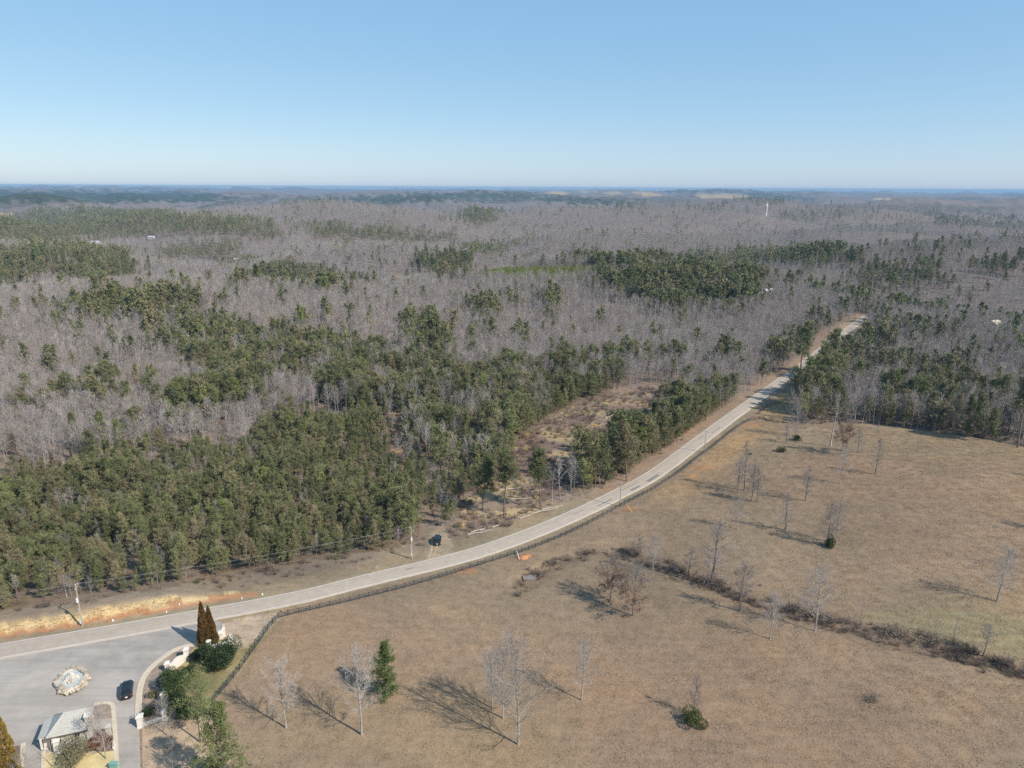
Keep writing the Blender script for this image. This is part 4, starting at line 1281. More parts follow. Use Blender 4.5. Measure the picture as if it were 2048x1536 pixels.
# ------------------------------------------------------------------ gatehouse
def gatehouse():
    ang = math.radians(20)
    c = G(147, 1474); c.z += 0.15
    e = empty('gatehouse', c, ang, 'white gatehouse with a pale hipped shingle roof and stone chimney', 'building')
    U, V, Hh = 5.4, 5.0, 3.0
    b = MB(); b.box((0, 0, Hh / 2), (U, V, Hh)); b.build('wall', M['white'], e)
    ov = 0.5; a, d = U / 2 + ov, V / 2 + ov
    zr = Hh + 1.9
    b = MB()
    rl, rr = -a + 2.3, a - 0.6
    vs = [(-a, -d, Hh), (a, -d, Hh), (a, d, Hh), (-a, d, Hh), (rl, 0.35, zr), (rr, 0.35, zr), (-a, -d, Hh - 0.14), (a, -d, Hh - 0.14), (a, d, Hh - 0.14), (-a, d, Hh - 0.14)]
    b.add(vs, [(0, 1, 5, 4), (1, 2, 5), (2, 3, 4, 5), (3, 0, 4), (6, 9, 8, 7), (0, 6, 7, 1), (1, 7, 8, 2), (2, 8, 9, 3), (3, 9, 6, 0)])
    roof = b.build('roof', M['shingle'], e)
    for (p, q) in ((4, 5), (0, 4), (3, 4), (1, 5)):
        t = MB(); t.tube([Vector(vs[p]) + Vector((0, 0, 0.03)), Vector(vs[q]) + Vector((0, 0, 0.03))], [0.09, 0.09], 5); t.build('ridge_cap', M['shingle'], roof)
    # shingle courses on the front slope
    for k in range(1, 13):
        f = k / 13
        x0 = -a + (rl + a) * f; x1 = a + (rr - a) * f; y = -d + (0.35 + d) * f; z = Hh + (zr - Hh) * f
        t = MB(); t.box(((x0 + x1) / 2, y, z + 0.015), (x1 - x0 - 0.1, 0.10, 0.035)); t.build('shingle_course', M['shingle'], roof)
    b = MB(); b.box((0, -d + 0.02, Hh - 0.19), (2 * a - 0.1, 0.14, 0.22)); b.build('fascia', M['trim'], e)
    # lower side roof over the drive-up window, with its own posts
    b = MB()
    x1, x0 = -a + 0.7, -a - 1.5
    b.add([(x0, -d + 1.0, 2.5), (x1, -d + 1.0, 3.05), (x1, d - 0.2, 3.05), (x0, d - 0.2, 2.5), (x0, -d + 1.0, 2.36), (x1, -d + 1.0, 2.9), (x1, d - 0.2, 2.9), (x0, d - 0.2, 2.36)],
          [(0, 1, 2, 3), (7, 6, 5, 4), (0, 4, 5, 1), (3, 2, 6, 7), (0, 3, 7, 4), (1, 5, 6, 2)])
    b.build('side_roof', M['shingle'], e)
    for yy in (-d + 1.3, d - 0.5):
        b = MB(); b.box((x0 + 0.3, yy, 1.2), (0.3, 0.3, 2.4)); b.build('post', M['white'], e)
    for k, xx in enumerate((-1.5, 1.3)):
        b = MB(); b.box((xx, -V / 2 - 0.03, 1.75), (0.95, 0.1, 1.25)); w = b.build('window', M['white'], e)
        b = MB(); b.box((xx, -V / 2 - 0.09, 1.75), (0.75, 0.04, 1.05)); b.build('pane', M['window'], w)
    b = MB(); b.box((-U / 2 - 0.03, -0.3, 1.1), (0.1, 1.0, 2.2)); dr = b.build('door', M['trim'], e)
    b = MB(); b.box((-U / 2 - 0.11, 0.05, 1.05), (0.08, 0.1, 0.06)); b.build('handle', M['steel'], dr)
    b = MB(); b.box((-2.0, -V / 2 - 0.35, 1.3), (0.75, 0.65, 2.7)); b.build('corner_pier', M['white'], e)
    ch = MB(); ch.box((a - 0.1, -1.55, 2.4), (0.95, 0.95, 4.9)); chim = ch.build('chimney', M['stone_white'], e)
    st = MB(); st.box((0, 0, 0), (1, 1, 1), 0, 0.9); sme = st.mesh('stone', M['stone_white'])
    for row in range(10):
        for sx in range(3):
            o = mesh_obj('stone', sme, chim, (a - 0.1 - 0.32 + 0.32 * sx + 0.06 * rng.normal(), -1.55 - 0.48, 0.35 + 0.47 * row)); o.scale = (0.27 + 0.06 * rng.random(), 0.12, 0.34 + 0.06 * rng.random())
    ch = MB(); ch.box((a - 0.1, -1.55, 4.9), (1.15, 1.15, 0.18)); ch.build('chimney_cap', M['stone_white'], chim)
gatehouse()
pillar(97, 1494, 0.95, 2.3, 'white square pillar left of the gatehouse at the drive edge', 0.35)
pillar(117, 1505, 0.9, 2.5, 'white square pillar below the front left corner of the gatehouse', 0.35)
pillar(219, 1474, 0.7, 2.2, 'pale stone pillar on the island right of the gatehouse', 0.2, 'stone_white')
pillar(184, 1454, 0.75, 2.0, 'pale stone pillar close behind the gatehouse chimney', 0.2, 'stone_white')
p1 = G(225, 1478); p2 = G(229, 1503)
railing(p1, p2, 'black iron railing along the island kerb below the stone pillar')
b = MB(); b.box((0, 0, 0.6), (1.3, 0.7, 1.2), 0, 0.9); b.box((0, 0, 1.25), (1.4, 0.8, 0.12))
pu = G(229, 1538); tag(b.build('utility_box', simple('teal_box', (0.16, 0.30, 0.27), var=0.1), None, pu), 'small teal utility box at the bottom edge beside the island kerb', 'utility box')

# ------------------------------------------------------------------ paddock fence
def board_fence(px_pts, label, step=2.45, posts_h=1.38):
    L = smooth_line(GL(px_pts)[:, :2], step)
    z = hgt(L[:, 0].copy(), L[:, 1].copy())
    e = tag(empty('paddock_fence', (L[0, 0], L[0, 1], z[0]), 0, label, 'fence'), kind='thing')
    o0 = Vector((L[0, 0], L[0, 1], z[0]))
    pb = MB(); pb.box((0, 0, posts_h / 2 - 0.15), (0.15, 0.15, posts_h + 0.3)); pme = pb.mesh('post', M['black_paint'])
    bb = MB(); bb.box((0, 0, 0), (1, 0.04, 0.12)); bme = bb.mesh('rail', M['black_paint'])
    n = len(L)
    for i in range(n):
        o = mesh_obj('post', pme, e, Vector((L[i, 0], L[i, 1], z[i])) - o0)
        d = L[min(i + 1, n - 1)] - L[max(i - 1, 0)]
        o.rotation_euler = (0, 0, math.atan2(d[1], d[0]))
    i = 0
    while i < n - 1:
        j = min(i + 2, n - 1)
        a = Vector((L[i, 0], L[i, 1], z[i])); b_ = Vector((L[j, 0], L[j, 1], z[j]))
        d = b_ - a; ang = math.atan2(d.y, d.x); ln = math.hypot(d.x, d.y)
        side = Vector((-d.y, d.x, 0)).normalized() * -0.105
        for hh in (0.32, 0.76, 1.20):
            o = mesh_obj('rail', bme, e, (a + b_) / 2 + side + Vector((0, 0, hh)) - o0)
            o.rotation_euler = (0, -math.atan2(d.z, ln), ang); o.scale = (d.length - 0.02, 1, 1)
        i = j
    return e
FENCE = [(425, 1406), (450, 1377), (480, 1339), (510, 1296), (538, 1256), (552, 1240), (566, 1232), (600, 1225), (665, 1211), (730, 1195), (795, 1179), (867, 1159), (923, 1142), (986, 1122), (1044, 1104),
         (1096, 1085), (1147, 1063), (1200, 1036), (1239, 1014), (1300, 983), (1319, 971), (1360, 944), (1394, 917), (1428, 892), (1462, 864), (1486, 848), (1504, 839)]
board_fence(FENCE, 'long black three-rail board fence following the road around the pasture')
board_fence([(1509, 840), (1518, 839), (1528, 837)], 'short black fence panel at the far pasture corner by the culvert', 2.4)
board_fence([(1517, 828), (1527, 820), (1537, 811), (1548, 809), (1560, 808)], 'black board fence turning off behind the far utility pole', 2.4)

# ------------------------------------------------------------------ utility poles and wires
def h_for(px, py, ty):
    p = G(px, py); lo, hi = 0.3, 140.0
    for _ in range(40):
        m_ = (lo + hi) / 2
        _, yy = project(np.array([p.x]), np.array([p.y]), np.array([p.z + m_]))
        if yy[0] > ty: lo = m_
        else: hi = m_
    return p, lo

ARMS = []
def utility_pole(px, py, ty, label, rz, transformer=False, pale=False, H=None):
    p, hh = h_for(px, py, ty)
    H = H or hh
    e = empty('utility_pole', p, rz, label, 'utility pole', 'utility poles along the road')
    b = MB(); b.tube([(0, 0, -0.5), (0, 0, H * 0.5), (0, 0, H)], [0.17, 0.145, 0.11], 8); b.build('pole', M['wood_grey'], e)
    b = MB(); b.box((0, 0.13, H - 0.55), (2.5, 0.11, 0.13)); b.build('crossarm', M['wood_grey'], e)
    m_ = MB(); m_.tube([(0, 0, 0), (0, 0, 0.12), (0, 0, 0.24)], [0.05, 0.09, 0.04], 6); ime = m_.mesh('insulator', M['porcelain'])
    pts = []
    for x in (-1.15, 0.0, 1.15):
        zz = H - 0.48 if x else H
        mesh_obj('insulator', ime, e, (x, 0.13 if x else 0, zz))
        q = Matrix.Rotation(rz, 3, 'Z') @ Vector((x, 0.13 if x else 0, zz + 0.24))
        pts.append(p + q)
    if transformer:
        b = MB(); b.tube([(0.34, -0.1, H * 0.60), (0.34, -0.1, H * 0.60 + 0.95)], [0.27, 0.27], 10); t = b.build('transformer', M['steel'], e)
        b = MB(); b.tube([(0.34, -0.1, H * 0.60 + 0.93), (0.34, -0.1, H * 0.60 + 1.2)], [0.06, 0.03], 6); b.build('bushing', M['porcelain'], t)
        b = MB(); b.box((0, -0.2, 1.4), (0.3, 0.2, 0.6)); b.build('meter_box', M['steel'], e)
        b = MB(); b.box((0, -0.17, 3.0), (0.12, 0.06, 3.0)); b.build('conduit', M['steel'], e)
    ARMS.append((pts, p + Vector((0, 0, H * 0.72))))
    return e
def road_rz(px, py):
    p = G(px, py); _, _, ar = seg_dist(np.array([p.x]), np.array([p.y]), ROAD_C)
    i = min(max(int(ar[0] / 2.5), 1), len(ROAD_C) - 2); d = ROAD_C[i + 1] - ROAD_C[i - 1]
    return math.atan2(d[1], d[0]) - math.pi / 2
utility_pole(-480, 1352, 1240, 'utility pole off to the left along the forest bank', road_rz(-300, 1345), H=10.5)
utility_pole(165, 1252, 1170, 'pale utility pole with meter boxes standing in the yellow straw bank', road_rz(165, 1260), True)
utility_pole(824, 1118, 1056, 'utility pole with a transformer beside the dirt pull-off', road_rz(824, 1135), True)
utility_pole(1240, 1013, 966, 'utility pole at the fence where the road bends, nearest the pasture', road_rz(1240, 1000))
utility_pole(1409, 905, 861, 'utility pole beside the fence along the straight road', road_rz(1409, 890))
utility_pole(1537, 812, 771, 'utility pole with a wide crossarm at the far pasture corner', road_rz(1537, 800))
utility_pole(1611, 746, 718, 'farthest utility pole where the road enters the woods', road_rz(1611, 735))
def wire(pts_list, label):
    b = MB()
    for a, c in zip(pts_list[:-1], pts_list[1:]):
        a = Vector(a); c = Vector(c); L = (c - a).length; sag = L * 0.012
        q = [a + (c - a) * t - Vector((0, 0, sag * 4 * t * (1 - t))) for t in np.linspace(0, 1, 13)]
        b.tube(q, [0.010] * 13, 4, False)
    tag(b.build('power_line', M['cable']), label, 'wire', 'wires strung between the utility poles')
for k, nm in enumerate(('power line on the forest side of the pole crossarms', 'power line on the pole tops along the road', 'power line on the road side of the pole crossarms')):
    wire([a[0][k] for a in ARMS], nm)
wire([a[1] for a in ARMS], 'lowest cable strung well below the pole crossarms')

# ------------------------------------------------------------------ single trees of the pasture
def styles():
    out = {}
    def mk(key, lst):
        out[key] = []
        for (tr, cr, lv), mats in lst:
            out[key].append((tr.mesh('trunk', [mats[0]]), cr.mesh('crown', [mats[0], mats[1]]), lv.mesh('leaves', [M['brown_leaf']]) if lv else None))
    pale = (M['bark_pale'], M['twig_pale']); grey = (M['bark_grey'], M['twig']); dark = (simple('dark_bark', (0.19, 0.165, 0.15), var=0.3), foliage('dark_twig', (0.21, 0.185, 0.17), (0.29, 0.26, 0.24), (0.24, 0.195, 0.175)))
    mk('pale', [(bare_tree(15, 3, spread=s_, clear=c_, up=u_, twig_r=0.019), pale) for s_, c_, u_ in ((0.24, 0.22, 0.06), (0.22, 0.28, 0.1), (0.26, 0.18, 0.04))])
    mk('wide', [(bare_tree(15, 3, spread=0.33, clear=0.12, up=0.14, twig_r=0.020), pale), (bare_tree(15, 3, spread=0.30, clear=0.14, up=0.12, twig_r=0.020), pale)])
    mk('thin', [(bare_tree(15, 3, spread=s_, clear=c_, up=0.06, r0=0.20, twig_r=0.021), dark) for s_, c_ in ((0.15, 0.2), (0.17, 0.3), (0.14, 0.15))])
    mk('leafy', [(bare_tree(15, 3, spread=0.30, clear=0.18, up=0.06, twig_r=0.026, leafy=0.6), dark), (bare_tree(15, 3, spread=0.32, clear=0.16, up=0.05, twig_r=0.026, leafy=0.48), dark)])
    mk('snag', [(bare_tree(15, 1, spread=0.10, clear=0.3, up=0.0, r0=0.2, twig_r=0.02), grey), (bare_tree(15, 1, spread=0.14, clear=0.25, up=0.05, r0=0.16, twig_r=0.02), grey)])
    return out
STY = styles()
_k = {}
def field_tree(px, py, ty, sty, label, wid=1.0, group='lone trees in the pasture', H=None, name='bare_tree'):
    p, h = h_for(px, py, ty)
    h = H or h
    e = empty(name, p, rng.random() * 6.28, label, 'tree', group)
    k = _k.get(sty, 0); _k[sty] = k + 1
    tr, cr, lv = STY[sty][k % len(STY[sty])]
    q = h / 15.0
    e.scale = (q * wid, q * wid, q)
    mesh_obj('trunk', tr, e); mesh_obj('crown', cr, e)
    if lv: mesh_obj('leaves', lv, e)
    return e
FT = [(572, 1456, 1318, 'pale', 'pale bare tree nearest the corner fence at the lower left of the pasture', 1.0),
      (723, 1469, 1302, 'pale', 'pale bare tree beside the small green pasture pine', 1.0),
      (1036, 1489, 1283, 'wide', 'largest pale bare tree at the bottom middle of the pasture', 0.78),
      (1006, 1436, 1290, 'wide', 'bare tree half hidden behind the left side of the largest pale tree', 0.8),
      (984, 1416, 1300, 'pale', 'bare tree farthest back in the bottom middle clump', 0.9),
      (1163, 1400, 1288, 'pale', 'small pale bare tree to the right of the bottom middle clump', 1.0),
      (1388, 1432, 1352, 'thin', 'thin bare sapling rising out of the round dark pasture shrub', 1.0),
      (1480, 1222, 1124, 'thin', 'bare tree left of the drain in the middle of the pasture', 1.3),
      (1540, 1278, 1184, 'pale', 'slim pale bare tree standing in front of the drain', 0.9),
      (1630, 1262, 1134, 'pale', 'tall pale bare tree standing at the drain brush', 1.0),
      (1994, 1203, 1098, 'pale', 'pale bare tree near the right edge with a long shadow', 1.1),
      (1220, 1201, 1115, 'leafy', 'tree with clinging brown leaves, left of the touching pair', 1.0),
      (1265, 1231, 1137, 'leafy', 'tree with rusty brown leaves low down, right of the touching pair', 1.0),
      (1305, 1148, 1070, 'pale', 'pale bare tree behind the pair with brown leaves', 1.0),
      (1422, 1171, 1034, 'thin', 'tall grey bare tree rising from the brushy head of the drain', 1.7),
      (1278, 1111, 1065, 'thin', 'thin grey sapling at the upper end of the drain', 1.6),
      (1377, 1151, 1094, 'thin', 'leaning grey sapling in the brushy hollow', 1.6),
      (1474, 1058, 990, 'pale', 'pale bare tree just below the row of four slender trunks', 0.9),
      (1571, 1060, 983, 'thin', 'dark stemmed bare tree with branching shadow, mid pasture', 1.3),
      (1611, 1002, 931, 'thin', 'slim bare tree right of the row of four slender trunks', 1.3),
      (1476, 985, 916, 'thin', 'first from the road in the row of four slender trunks', 1.2),
      (1489, 981, 884, 'thin', 'tallest in the row of four slender trunks', 1.2),
      (1503, 1003, 926, 'thin', 'third from the road in the row of four slender trunks', 1.2),
      (1514, 1003, 935, 'thin', 'last from the road in the row of four slender trunks', 1.2),
      (1680, 967, 894, 'pale', 'bare tree with long straight shadow in the upper pasture', 0.9),
      (1751, 949, 877, 'thin', 'bare tree standing alone at the right of the upper pasture group', 1.3),
      (1572, 885, 840, 'thin', 'slim bare tree near the far pasture corner', 1.4),
      (1592, 873, 806, 'wide', 'broad whitish bare tree at the far pasture corner', 0.9),
      (1661, 893, 806, 'snag', 'reddish dead trunk with few limbs in the upper pasture', 1.3),
      (1682, 908, 832, 'leafy', 'upper pasture tree keeping some brown leaves on one side', 0.8),
      (1716, 905, 856, 'thin', 'slim bare tree right of the brown leaved upper pasture tree', 1.3),
      (1753, 872, 846, 'thin', 'smallest bare tree close to the far woods edge', 1.3),
      (1653, 1091, 1005, 'thin', 'left stem of the pair growing out of a green cedar', 1.3),
      (1671, 1086, 1003, 'pale', 'right stem of the pair growing out of a green cedar', 0.8),
      (1722, 1250, 1190, 'snag', 'forked broken stem standing in the drain brush', 1.0),
      (1905, 1285, 1225, 'snag', 'crooked bare stem leaning over the lower drain', 1.2),
      (1966, 1312, 1250, 'thin', 'thin sapling at the lower end of the drain', 1.4),
      (1580, 1215, 1158, 'snag', 'twisted grey stem in the drain behind the slim pale tree', 1.4),
      (1868, 1270, 1224, 'snag', 'straight dead stem in the drain beside the grey bush', 1.0),
      (335, 1472, 1400, 'wide', 'white barked spreading tree behind the low entrance wall', 0.9),
      (347, 1545, 1488, 'wide', 'white barked bare tree at the bottom edge beside the big pine', 0.9),
      (212, 1519, 1408, 'pale', 'tall pale bare tree on the gatehouse island', 0.75),
      (62, 1590, 1500, 'pale', 'bare tree at the bottom edge left of the gatehouse', 0.9),
      (105, 1535, 1468, 'snag', 'small bare ornamental tree at the gatehouse pillars', 1.0)]
for a in FT:
    field_tree(*a[:5], wid=a[5])
for (px, py, H, nm) in ((2110, 962, 11, 'upper bare tree past the right edge, its shadow reaching the pasture'), (2120, 1068, 12, 'lower bare tree past the right edge, its shadow reaching the pasture')):
    field_tree(px, py, py - 60, 'pale', nm, H=H)

def pine_single(px, py, ty, label, split, wid=1.0, H=None, name='pine_tree', ph=15.0):
    p, h = h_for(px, py, ty)
    h = H or h
    e = empty(name, p, rng.random() * 6.28, label, 'tree', 'single pines')
    q = h / ph; e.scale = (q * wid, q * wid, q)
    mesh_obj('trunk', split[0], e); mesh_obj('crown', split[1], e)
def pm(t, c, f='pine'):
    return t.mesh('trunk', [M['bark_pine']]), c.mesh('crown', [M[f], M['bark_pine']])
M['pine_green'] = foliage('green_pine_needles', (0.055, 0.085, 0.025), (0.135, 0.175, 0.055), (0.12, 0.13, 0.05))
NP = pm(*pine_tree(10, 3, 0.06, 0.27, 0.75, few=1.0), 'pine_green')
pine_single(772, 1390, 1283, 'small bushy green pine alone in the lower pasture', NP, 0.95, ph=10)
OLD = pm(*pine_tree(16, 1, 0.42, 0.2, 0.3, fine=True, few=1.1), 'pine_green')
pine_single(401, 1485, 1347, 'tall thin crowned old pine behind the entrance hedge', OLD, 1.0, ph=16)
BIG = pm(*pine_tree(14, 3, 0.05, 0.30, 0.6), 'pine_green')
pine_single(440, 1590, 1415, 'big bushy green pine at the bottom edge beside the corner fence', BIG, 1.0, ph=14)
TALL = pm(*pine_tree(18, 3, 0.55, 0.16, 0.5)); TALL2 = pm(*pine_tree(18, 3, 0.4, 0.18, 0.6))
for (px, py, ty, nm, sp) in ((1008, 1036, 905, 'tall long trunked pine at the front of the felled clearing', TALL), (1081, 1018, 900, 'slender green pine standing alone in the felled clearing', TALL),
                             (965, 1020, 912, 'leaning green pine at the edge of the felled clearing', TALL2), (1253, 962, 842, 'tallest green pine on the verge beside the road bend', TALL2),
                             (1600, 745, 640, 'big dark pine leaning over the left verge where the road enters woods', TALL2), (1660, 745, 655, 'broad dark pine on the right verge where the road enters woods', TALL2),
                             (2035, 895, 745, 'tall dark trunked pine at the right edge of the far woods', TALL)):
    pine_single(px, py, ty, nm, sp, 1.15, ph=18)

# ------------------------------------------------------------------ shrubs and evergreens
def blob_mesh(rx, ry, rz, n, leaf, mat, lobes=6, stem=True):
    t = TB()
    cs = [(rng.normal(size=3) * np.array([rx, ry, rz]) * 0.40) for _ in range(lobes)]
    rs = [0.55 + 0.3 * rng.random() for _ in range(lobes)]
    C, D = [], []
    for c, r in zip(cs, rs):
        k = n // lobes
        d = rng.normal(size=(k, 3)); d /= np.linalg.norm(d, axis=1, keepdims=True)
        q = c[None] + d * np.array([rx, ry, rz])[None] * r * (0.72 + 0.34 * rng.random((k, 1)))
        C.append(q); D.append(d + rng.normal(size=(k, 3)) * 0.6)
    C = np.concatenate(C); D = np.concatenate(D)
    C[:, 2] += rz
    C[:, 2] = np.maximum(C[:, 2], 0.05)
    t.leafs(C, D, leaf * (0.7 + 0.6 * rng.random(len(C))), leaf * 0.42, 0)
    return t.mesh('foliage', [mat])
def stem_mesh(h, r, mat):
    b = MB(); b.tube([(0, 0, -0.3), (0.03, 0.02, h * 0.5), (0, 0, h)], [r, r * 0.7, r * 0.3], 6); return b.mesh('stem', mat)
def shrub(px, py, me, label, scale=1.0, name='shrub', cat='shrub', group=None, sz=None):
    p = G(px, py)
    e = empty(name, p, rng.random() * 6.28, label, cat, group)
    e.scale = (scale, scale, sz or scale)
    mesh_obj('foliage', me, e); mesh_obj('stem', STEM, e)
    return e
STEM = stem_mesh(0.9, 0.07, M['bark_pine'])
HOLLY = [blob_mesh(1.7, 1.7, 1.45, 5200, 0.16, M['holly'], 9) for _ in range(3)]
G_H = 'round dark hollies by the rusty cypresses'
shrub(408, 1322, HOLLY[0], 'round dark green holly, left of the three below the rusty cypresses', 1.05, 'holly', 'shrub', G_H, 1.2)
shrub(430, 1332, HOLLY[1], 'round dark green holly, largest and lowest below the rusty cypresses', 1.5, 'holly', 'shrub', G_H, 1.6)
shrub(450, 1316, HOLLY[2], 'round dark green holly, right of the three below the rusty cypresses', 1.35, 'holly', 'shrub', G_H, 1.6)
for k, (px, py, sc, nm) in enumerate(((343, 1366, 0.85, 'topmost of the four'), (349, 1384, 1.15, 'second of the four'), (352, 1408, 1.2, 'third of the four'), (366, 1440, 1.3, 'lowest and darkest of the four'))):
    shrub(px, py, HOLLY[k % 3], 'tall dark holly hedge bush along the railing, ' + nm, sc, 'holly', 'shrub', 'holly hedge along the railing', sc * 1.45)
shrub(379, 1352, HOLLY[1], 'small round dark holly on the lawn behind the hedge', 0.85, 'holly', 'shrub')
def cone_mesh(h, r, n, leaf, mat):
    t = TB()
    u = rng.random(n) ** 0.62; z = h * (1 - u); a = rng.random(n) * 6.283
    rr = r * np.minimum(u ** 0.72 * 1.06, 1.0) * (0.78 + 0.3 * rng.random(n)) * (1 + 0.10 * np.sin(5 * a + z * 1.7))
    rr *= np.where(u > 0.93, 0.85, 1)
    C = np.stack([rr * np.cos(a), rr * np.sin(a), z + 0.1], -1)
    D = np.stack([np.cos(a) * 0.5, np.sin(a) * 0.5, np.full(n, 1.1)], -1) + rng.normal(size=(n, 3)) * 0.3
    t.leafs(C, D, leaf * (0.7 + 0.6 * rng.random(n)), leaf * 0.30, 0)
    return t.mesh('foliage', [mat])
def cypress(px, py, ty, r, mat, label, H=None):
    p, h = h_for(px, py, ty)
    h = H or h
    e = empty('cypress', p, rng.random() * 6.28, label, 'tree', 'conical cypresses at the entrance')
    mesh_obj('crown', cone_mesh(h, r, 6500, 0.34, mat), e)
    b = MB(); b.tube([(0, 0, -0.3), (0, 0, h * 0.5), (0, 0, h * 0.93)], [0.16, 0.11, 0.02], 6); b.build('trunk', M['bark_pine'], e)
cypress(411, 1290, 1203, 1.45, M['rust'], 'taller rusty brown conical cypress beside the forecourt')
cypress(424, 1287, 1212, 1.35, M['rust'], 'shorter rusty brown conical cypress nearer the pasture fence')
cypress(20, 1562, 1416, 2.0, M['gold'], 'big golden brown conical cypress at the lower left corner')
cypress(-28, 1520, 1440, 1.8, M['gold'], 'golden cypress past the left edge beside the big one')
CEDAR = [blob_mesh(1.3, 1.3, 1.2, 3600, 0.16, M['cedar'], 7) for _ in range(2)]
shrub(1389, 1446, CEDAR[0], 'round dark green cedar shrub alone in the lower pasture', 1.25, 'cedar', 'shrub')
shrub(1661, 1094, CEDAR[1], 'yellow green cedar at the foot of the paired stems', 0.95, 'cedar', 'shrub', None, 1.4)
shrub(1591, 880, HOLLY[0], 'small dark evergreen under the broad whitish tree', 0.85, 'cedar', 'shrub')
shrub(1562, 904, CEDAR[0], 'small dark shrub with a stub of trunk in the upper pasture', 0.9, 'cedar', 'shrub')
OLIVE = blob_mesh(2.0, 2.0, 1.9, 4200, 0.2, M['olive'], 9)
shrub(150, 1530, OLIVE, 'large grey olive shrub in front of the gatehouse', 1.05, 'shrub')
RUSTB = blob_mesh(1.5, 1.5, 1.1, 2600, 0.2, M['brown_leaf'], 7)
shrub(199, 1492, RUSTB, 'reddish brown shrub on the gatehouse island', 1.0, 'shrub')
shrub(306, 1396, blob_mesh(1.0, 1.0, 0.7, 1500, 0.18, M['olive'], 5), 'yellowish shrub in the mulch bed beside the drive kerb', 0.95, 'shrub')
shrub(296, 1430, blob_mesh(1.2, 1.2, 0.8, 1800, 0.18, M['holly'], 5), 'dark low shrub in the mulch bed corner', 0.9, 'shrub')
shrub(312, 1425, blob_mesh(1.1, 1.1, 0.8, 1200, 0.18, M['brush_dark'], 5), 'dry brown shrub in the mulch bed corner', 0.9, 'shrub')
shrub(338, 1500, CEDAR[1], 'small green shrub on bare soil below the entrance wall', 0.5, 'shrub')

# ------------------------------------------------------------------ brush, grass and litter that nobody could count
def brush_tb(h, w, n, mats, leafn=0):
    t = TB()
    for i in range(n):
        a = rng.random() * 6.283; r = w * 0.25 * rng.random()
        p = np.array([r * math.cos(a), r * math.sin(a), -0.05])
        d = np.array([math.cos(a) * 0.55, math.sin(a) * 0.55, 1.0]) + rng.normal(size=3) * 0.25
        L = h * (0.6 + 0.6 * rng.random())
        q = p + unit(d) * L
        t.tri(p, q, 0.035, 0)
        for k in range(5):
            s_ = p + (q - p) * (0.3 + 0.7 * rng.random())
            t.tri(s_, s_ + unit(d + rng.normal(size=3) * 0.8) * L * 0.38, 0.026, 0)
    if leafn:
        C = rng.normal(size=(leafn, 3)) * np.array([w * 0.33, w * 0.33, h * 0.22]) + np.array([0, 0, h * 0.5])
        C[:, 2] = np.abs(C[:, 2])
        t.leafs(C, rng.normal(size=(leafn, 3)), 0.22, 0.07, 0)
    return t.mesh('brush', mats)
BR = [brush_tb(1.3, 1.6, 26, [M['brush']], 40), brush_tb(1.0, 1.8, 24, [M['brush']], 30), brush_tb(1.6, 1.5, 26, [M['brush_dark']], 30), brush_tb(2.4, 2.2, 34, [M['brush_dark']], 60),
      brush_tb(2.2, 2.0, 30, [M['brush']], 90), blob_mesh(1.0, 1.0, 0.8, 260, 0.3, M['olive'], 4), brush_tb(1.2, 1.4, 30, [M['straw']], 60)]
bx, by = jgrid(140, 520, 1.7)
bzv = hgt(bx.copy(), by.copy()); bpx, bpy_ = project(bx, by, bzv)
_, bsd, barc = seg_dist(bx, by, ROAD_C)
opn = inpoly(bpx, bpy_, OPEN_LAND); cutm = inpoly(bpx, bpy_, CLEARCUT)
bn = vnoise(bx / 7, by / 7, 71)
verge = opn & (bsd > 8.5) & (bsd < 60) & ~inpoly(bpx, bpy_, [(838, 1140), (856, 1060), (890, 1050), (905, 1095), (900, 1125)])
bankz = (barc < BANK_END) & (bsd > 5) & (bsd < 12.5)
prob = np.where(cutm, 0.25 + 0.6 * (bn > 0.45), 0.0)
prob = np.where(verge & ~bankz, np.where(bsd > 11, 0.30 + 0.5 * (bn > 0.55), 0.10), prob)
fe = ~opn & ~cutm & (np.hypot(bx, by) < 300)
prob = np.where(fe | (~opn & ~cutm & (bpx > 1560) & (bpy_ > 800)), np.where(bpx > 1560, 0.35, 0.12), prob)
dmin = np.full(bx.shape, 1e4)
for pl, dep, wid in DITCH:
    dmin = np.minimum(dmin, seg_dist(bx, by, pl)[0])
dprob = np.exp(-(dmin / 2.6) ** 2) * np.where(bpx > 1230, 1.2, 0.5) * (0.25 + 1.1 * bn)
prob = np.where(opn & (bsd < 0) & (dmin < 8), dprob, prob)
sel = rng.random(len(bx)) < prob
sx_, sy_, sz_ = bx[sel], by[sel], bzv[sel]
bi = rng.choice(7, p=(0.26, 0.26, 0.18, 0.10, 0.11, 0.05, 0.04), size=sel.sum())
cutsel = cutm[sel]
bi = np.where(cutsel & (rng.random(sel.sum()) < 0.16), 6, bi)
ds_ = (dmin[sel] < 8) & (bsd[sel] < 0)
bi = np.where(ds_, rng.choice((1, 2, 3), size=sel.sum()), bi)
bs = (0.45 + 0.6 * rng.random(sel.sum())) * np.where(ds_, 0.85, 1.0)
dx_, dy_ = [], []
for pl, dep, wid in DITCH:
    nd = int(len(pl) * 6 * (7.0 if wid > 4 else 1.6))
    t = rng.random(nd) * (len(pl) - 1); i0 = t.astype(int)
    q = pl[i0] + (pl[i0 + 1] - pl[i0]) * (t - i0)[:, None] + rng.normal(size=(nd, 2)) * (1.7 if wid > 4 else 1.0)
    dn = vnoise(q[:, 0] / 11, q[:, 1] / 11, 88)
    q = q[dn + 0.35 * rng.random(len(q)) > 0.84]
    dx_.append(q[:, 0]); dy_.append(q[:, 1])
dx_ = np.concatenate(dx_); dy_ = np.concatenate(dy_); nd = len(dx_)
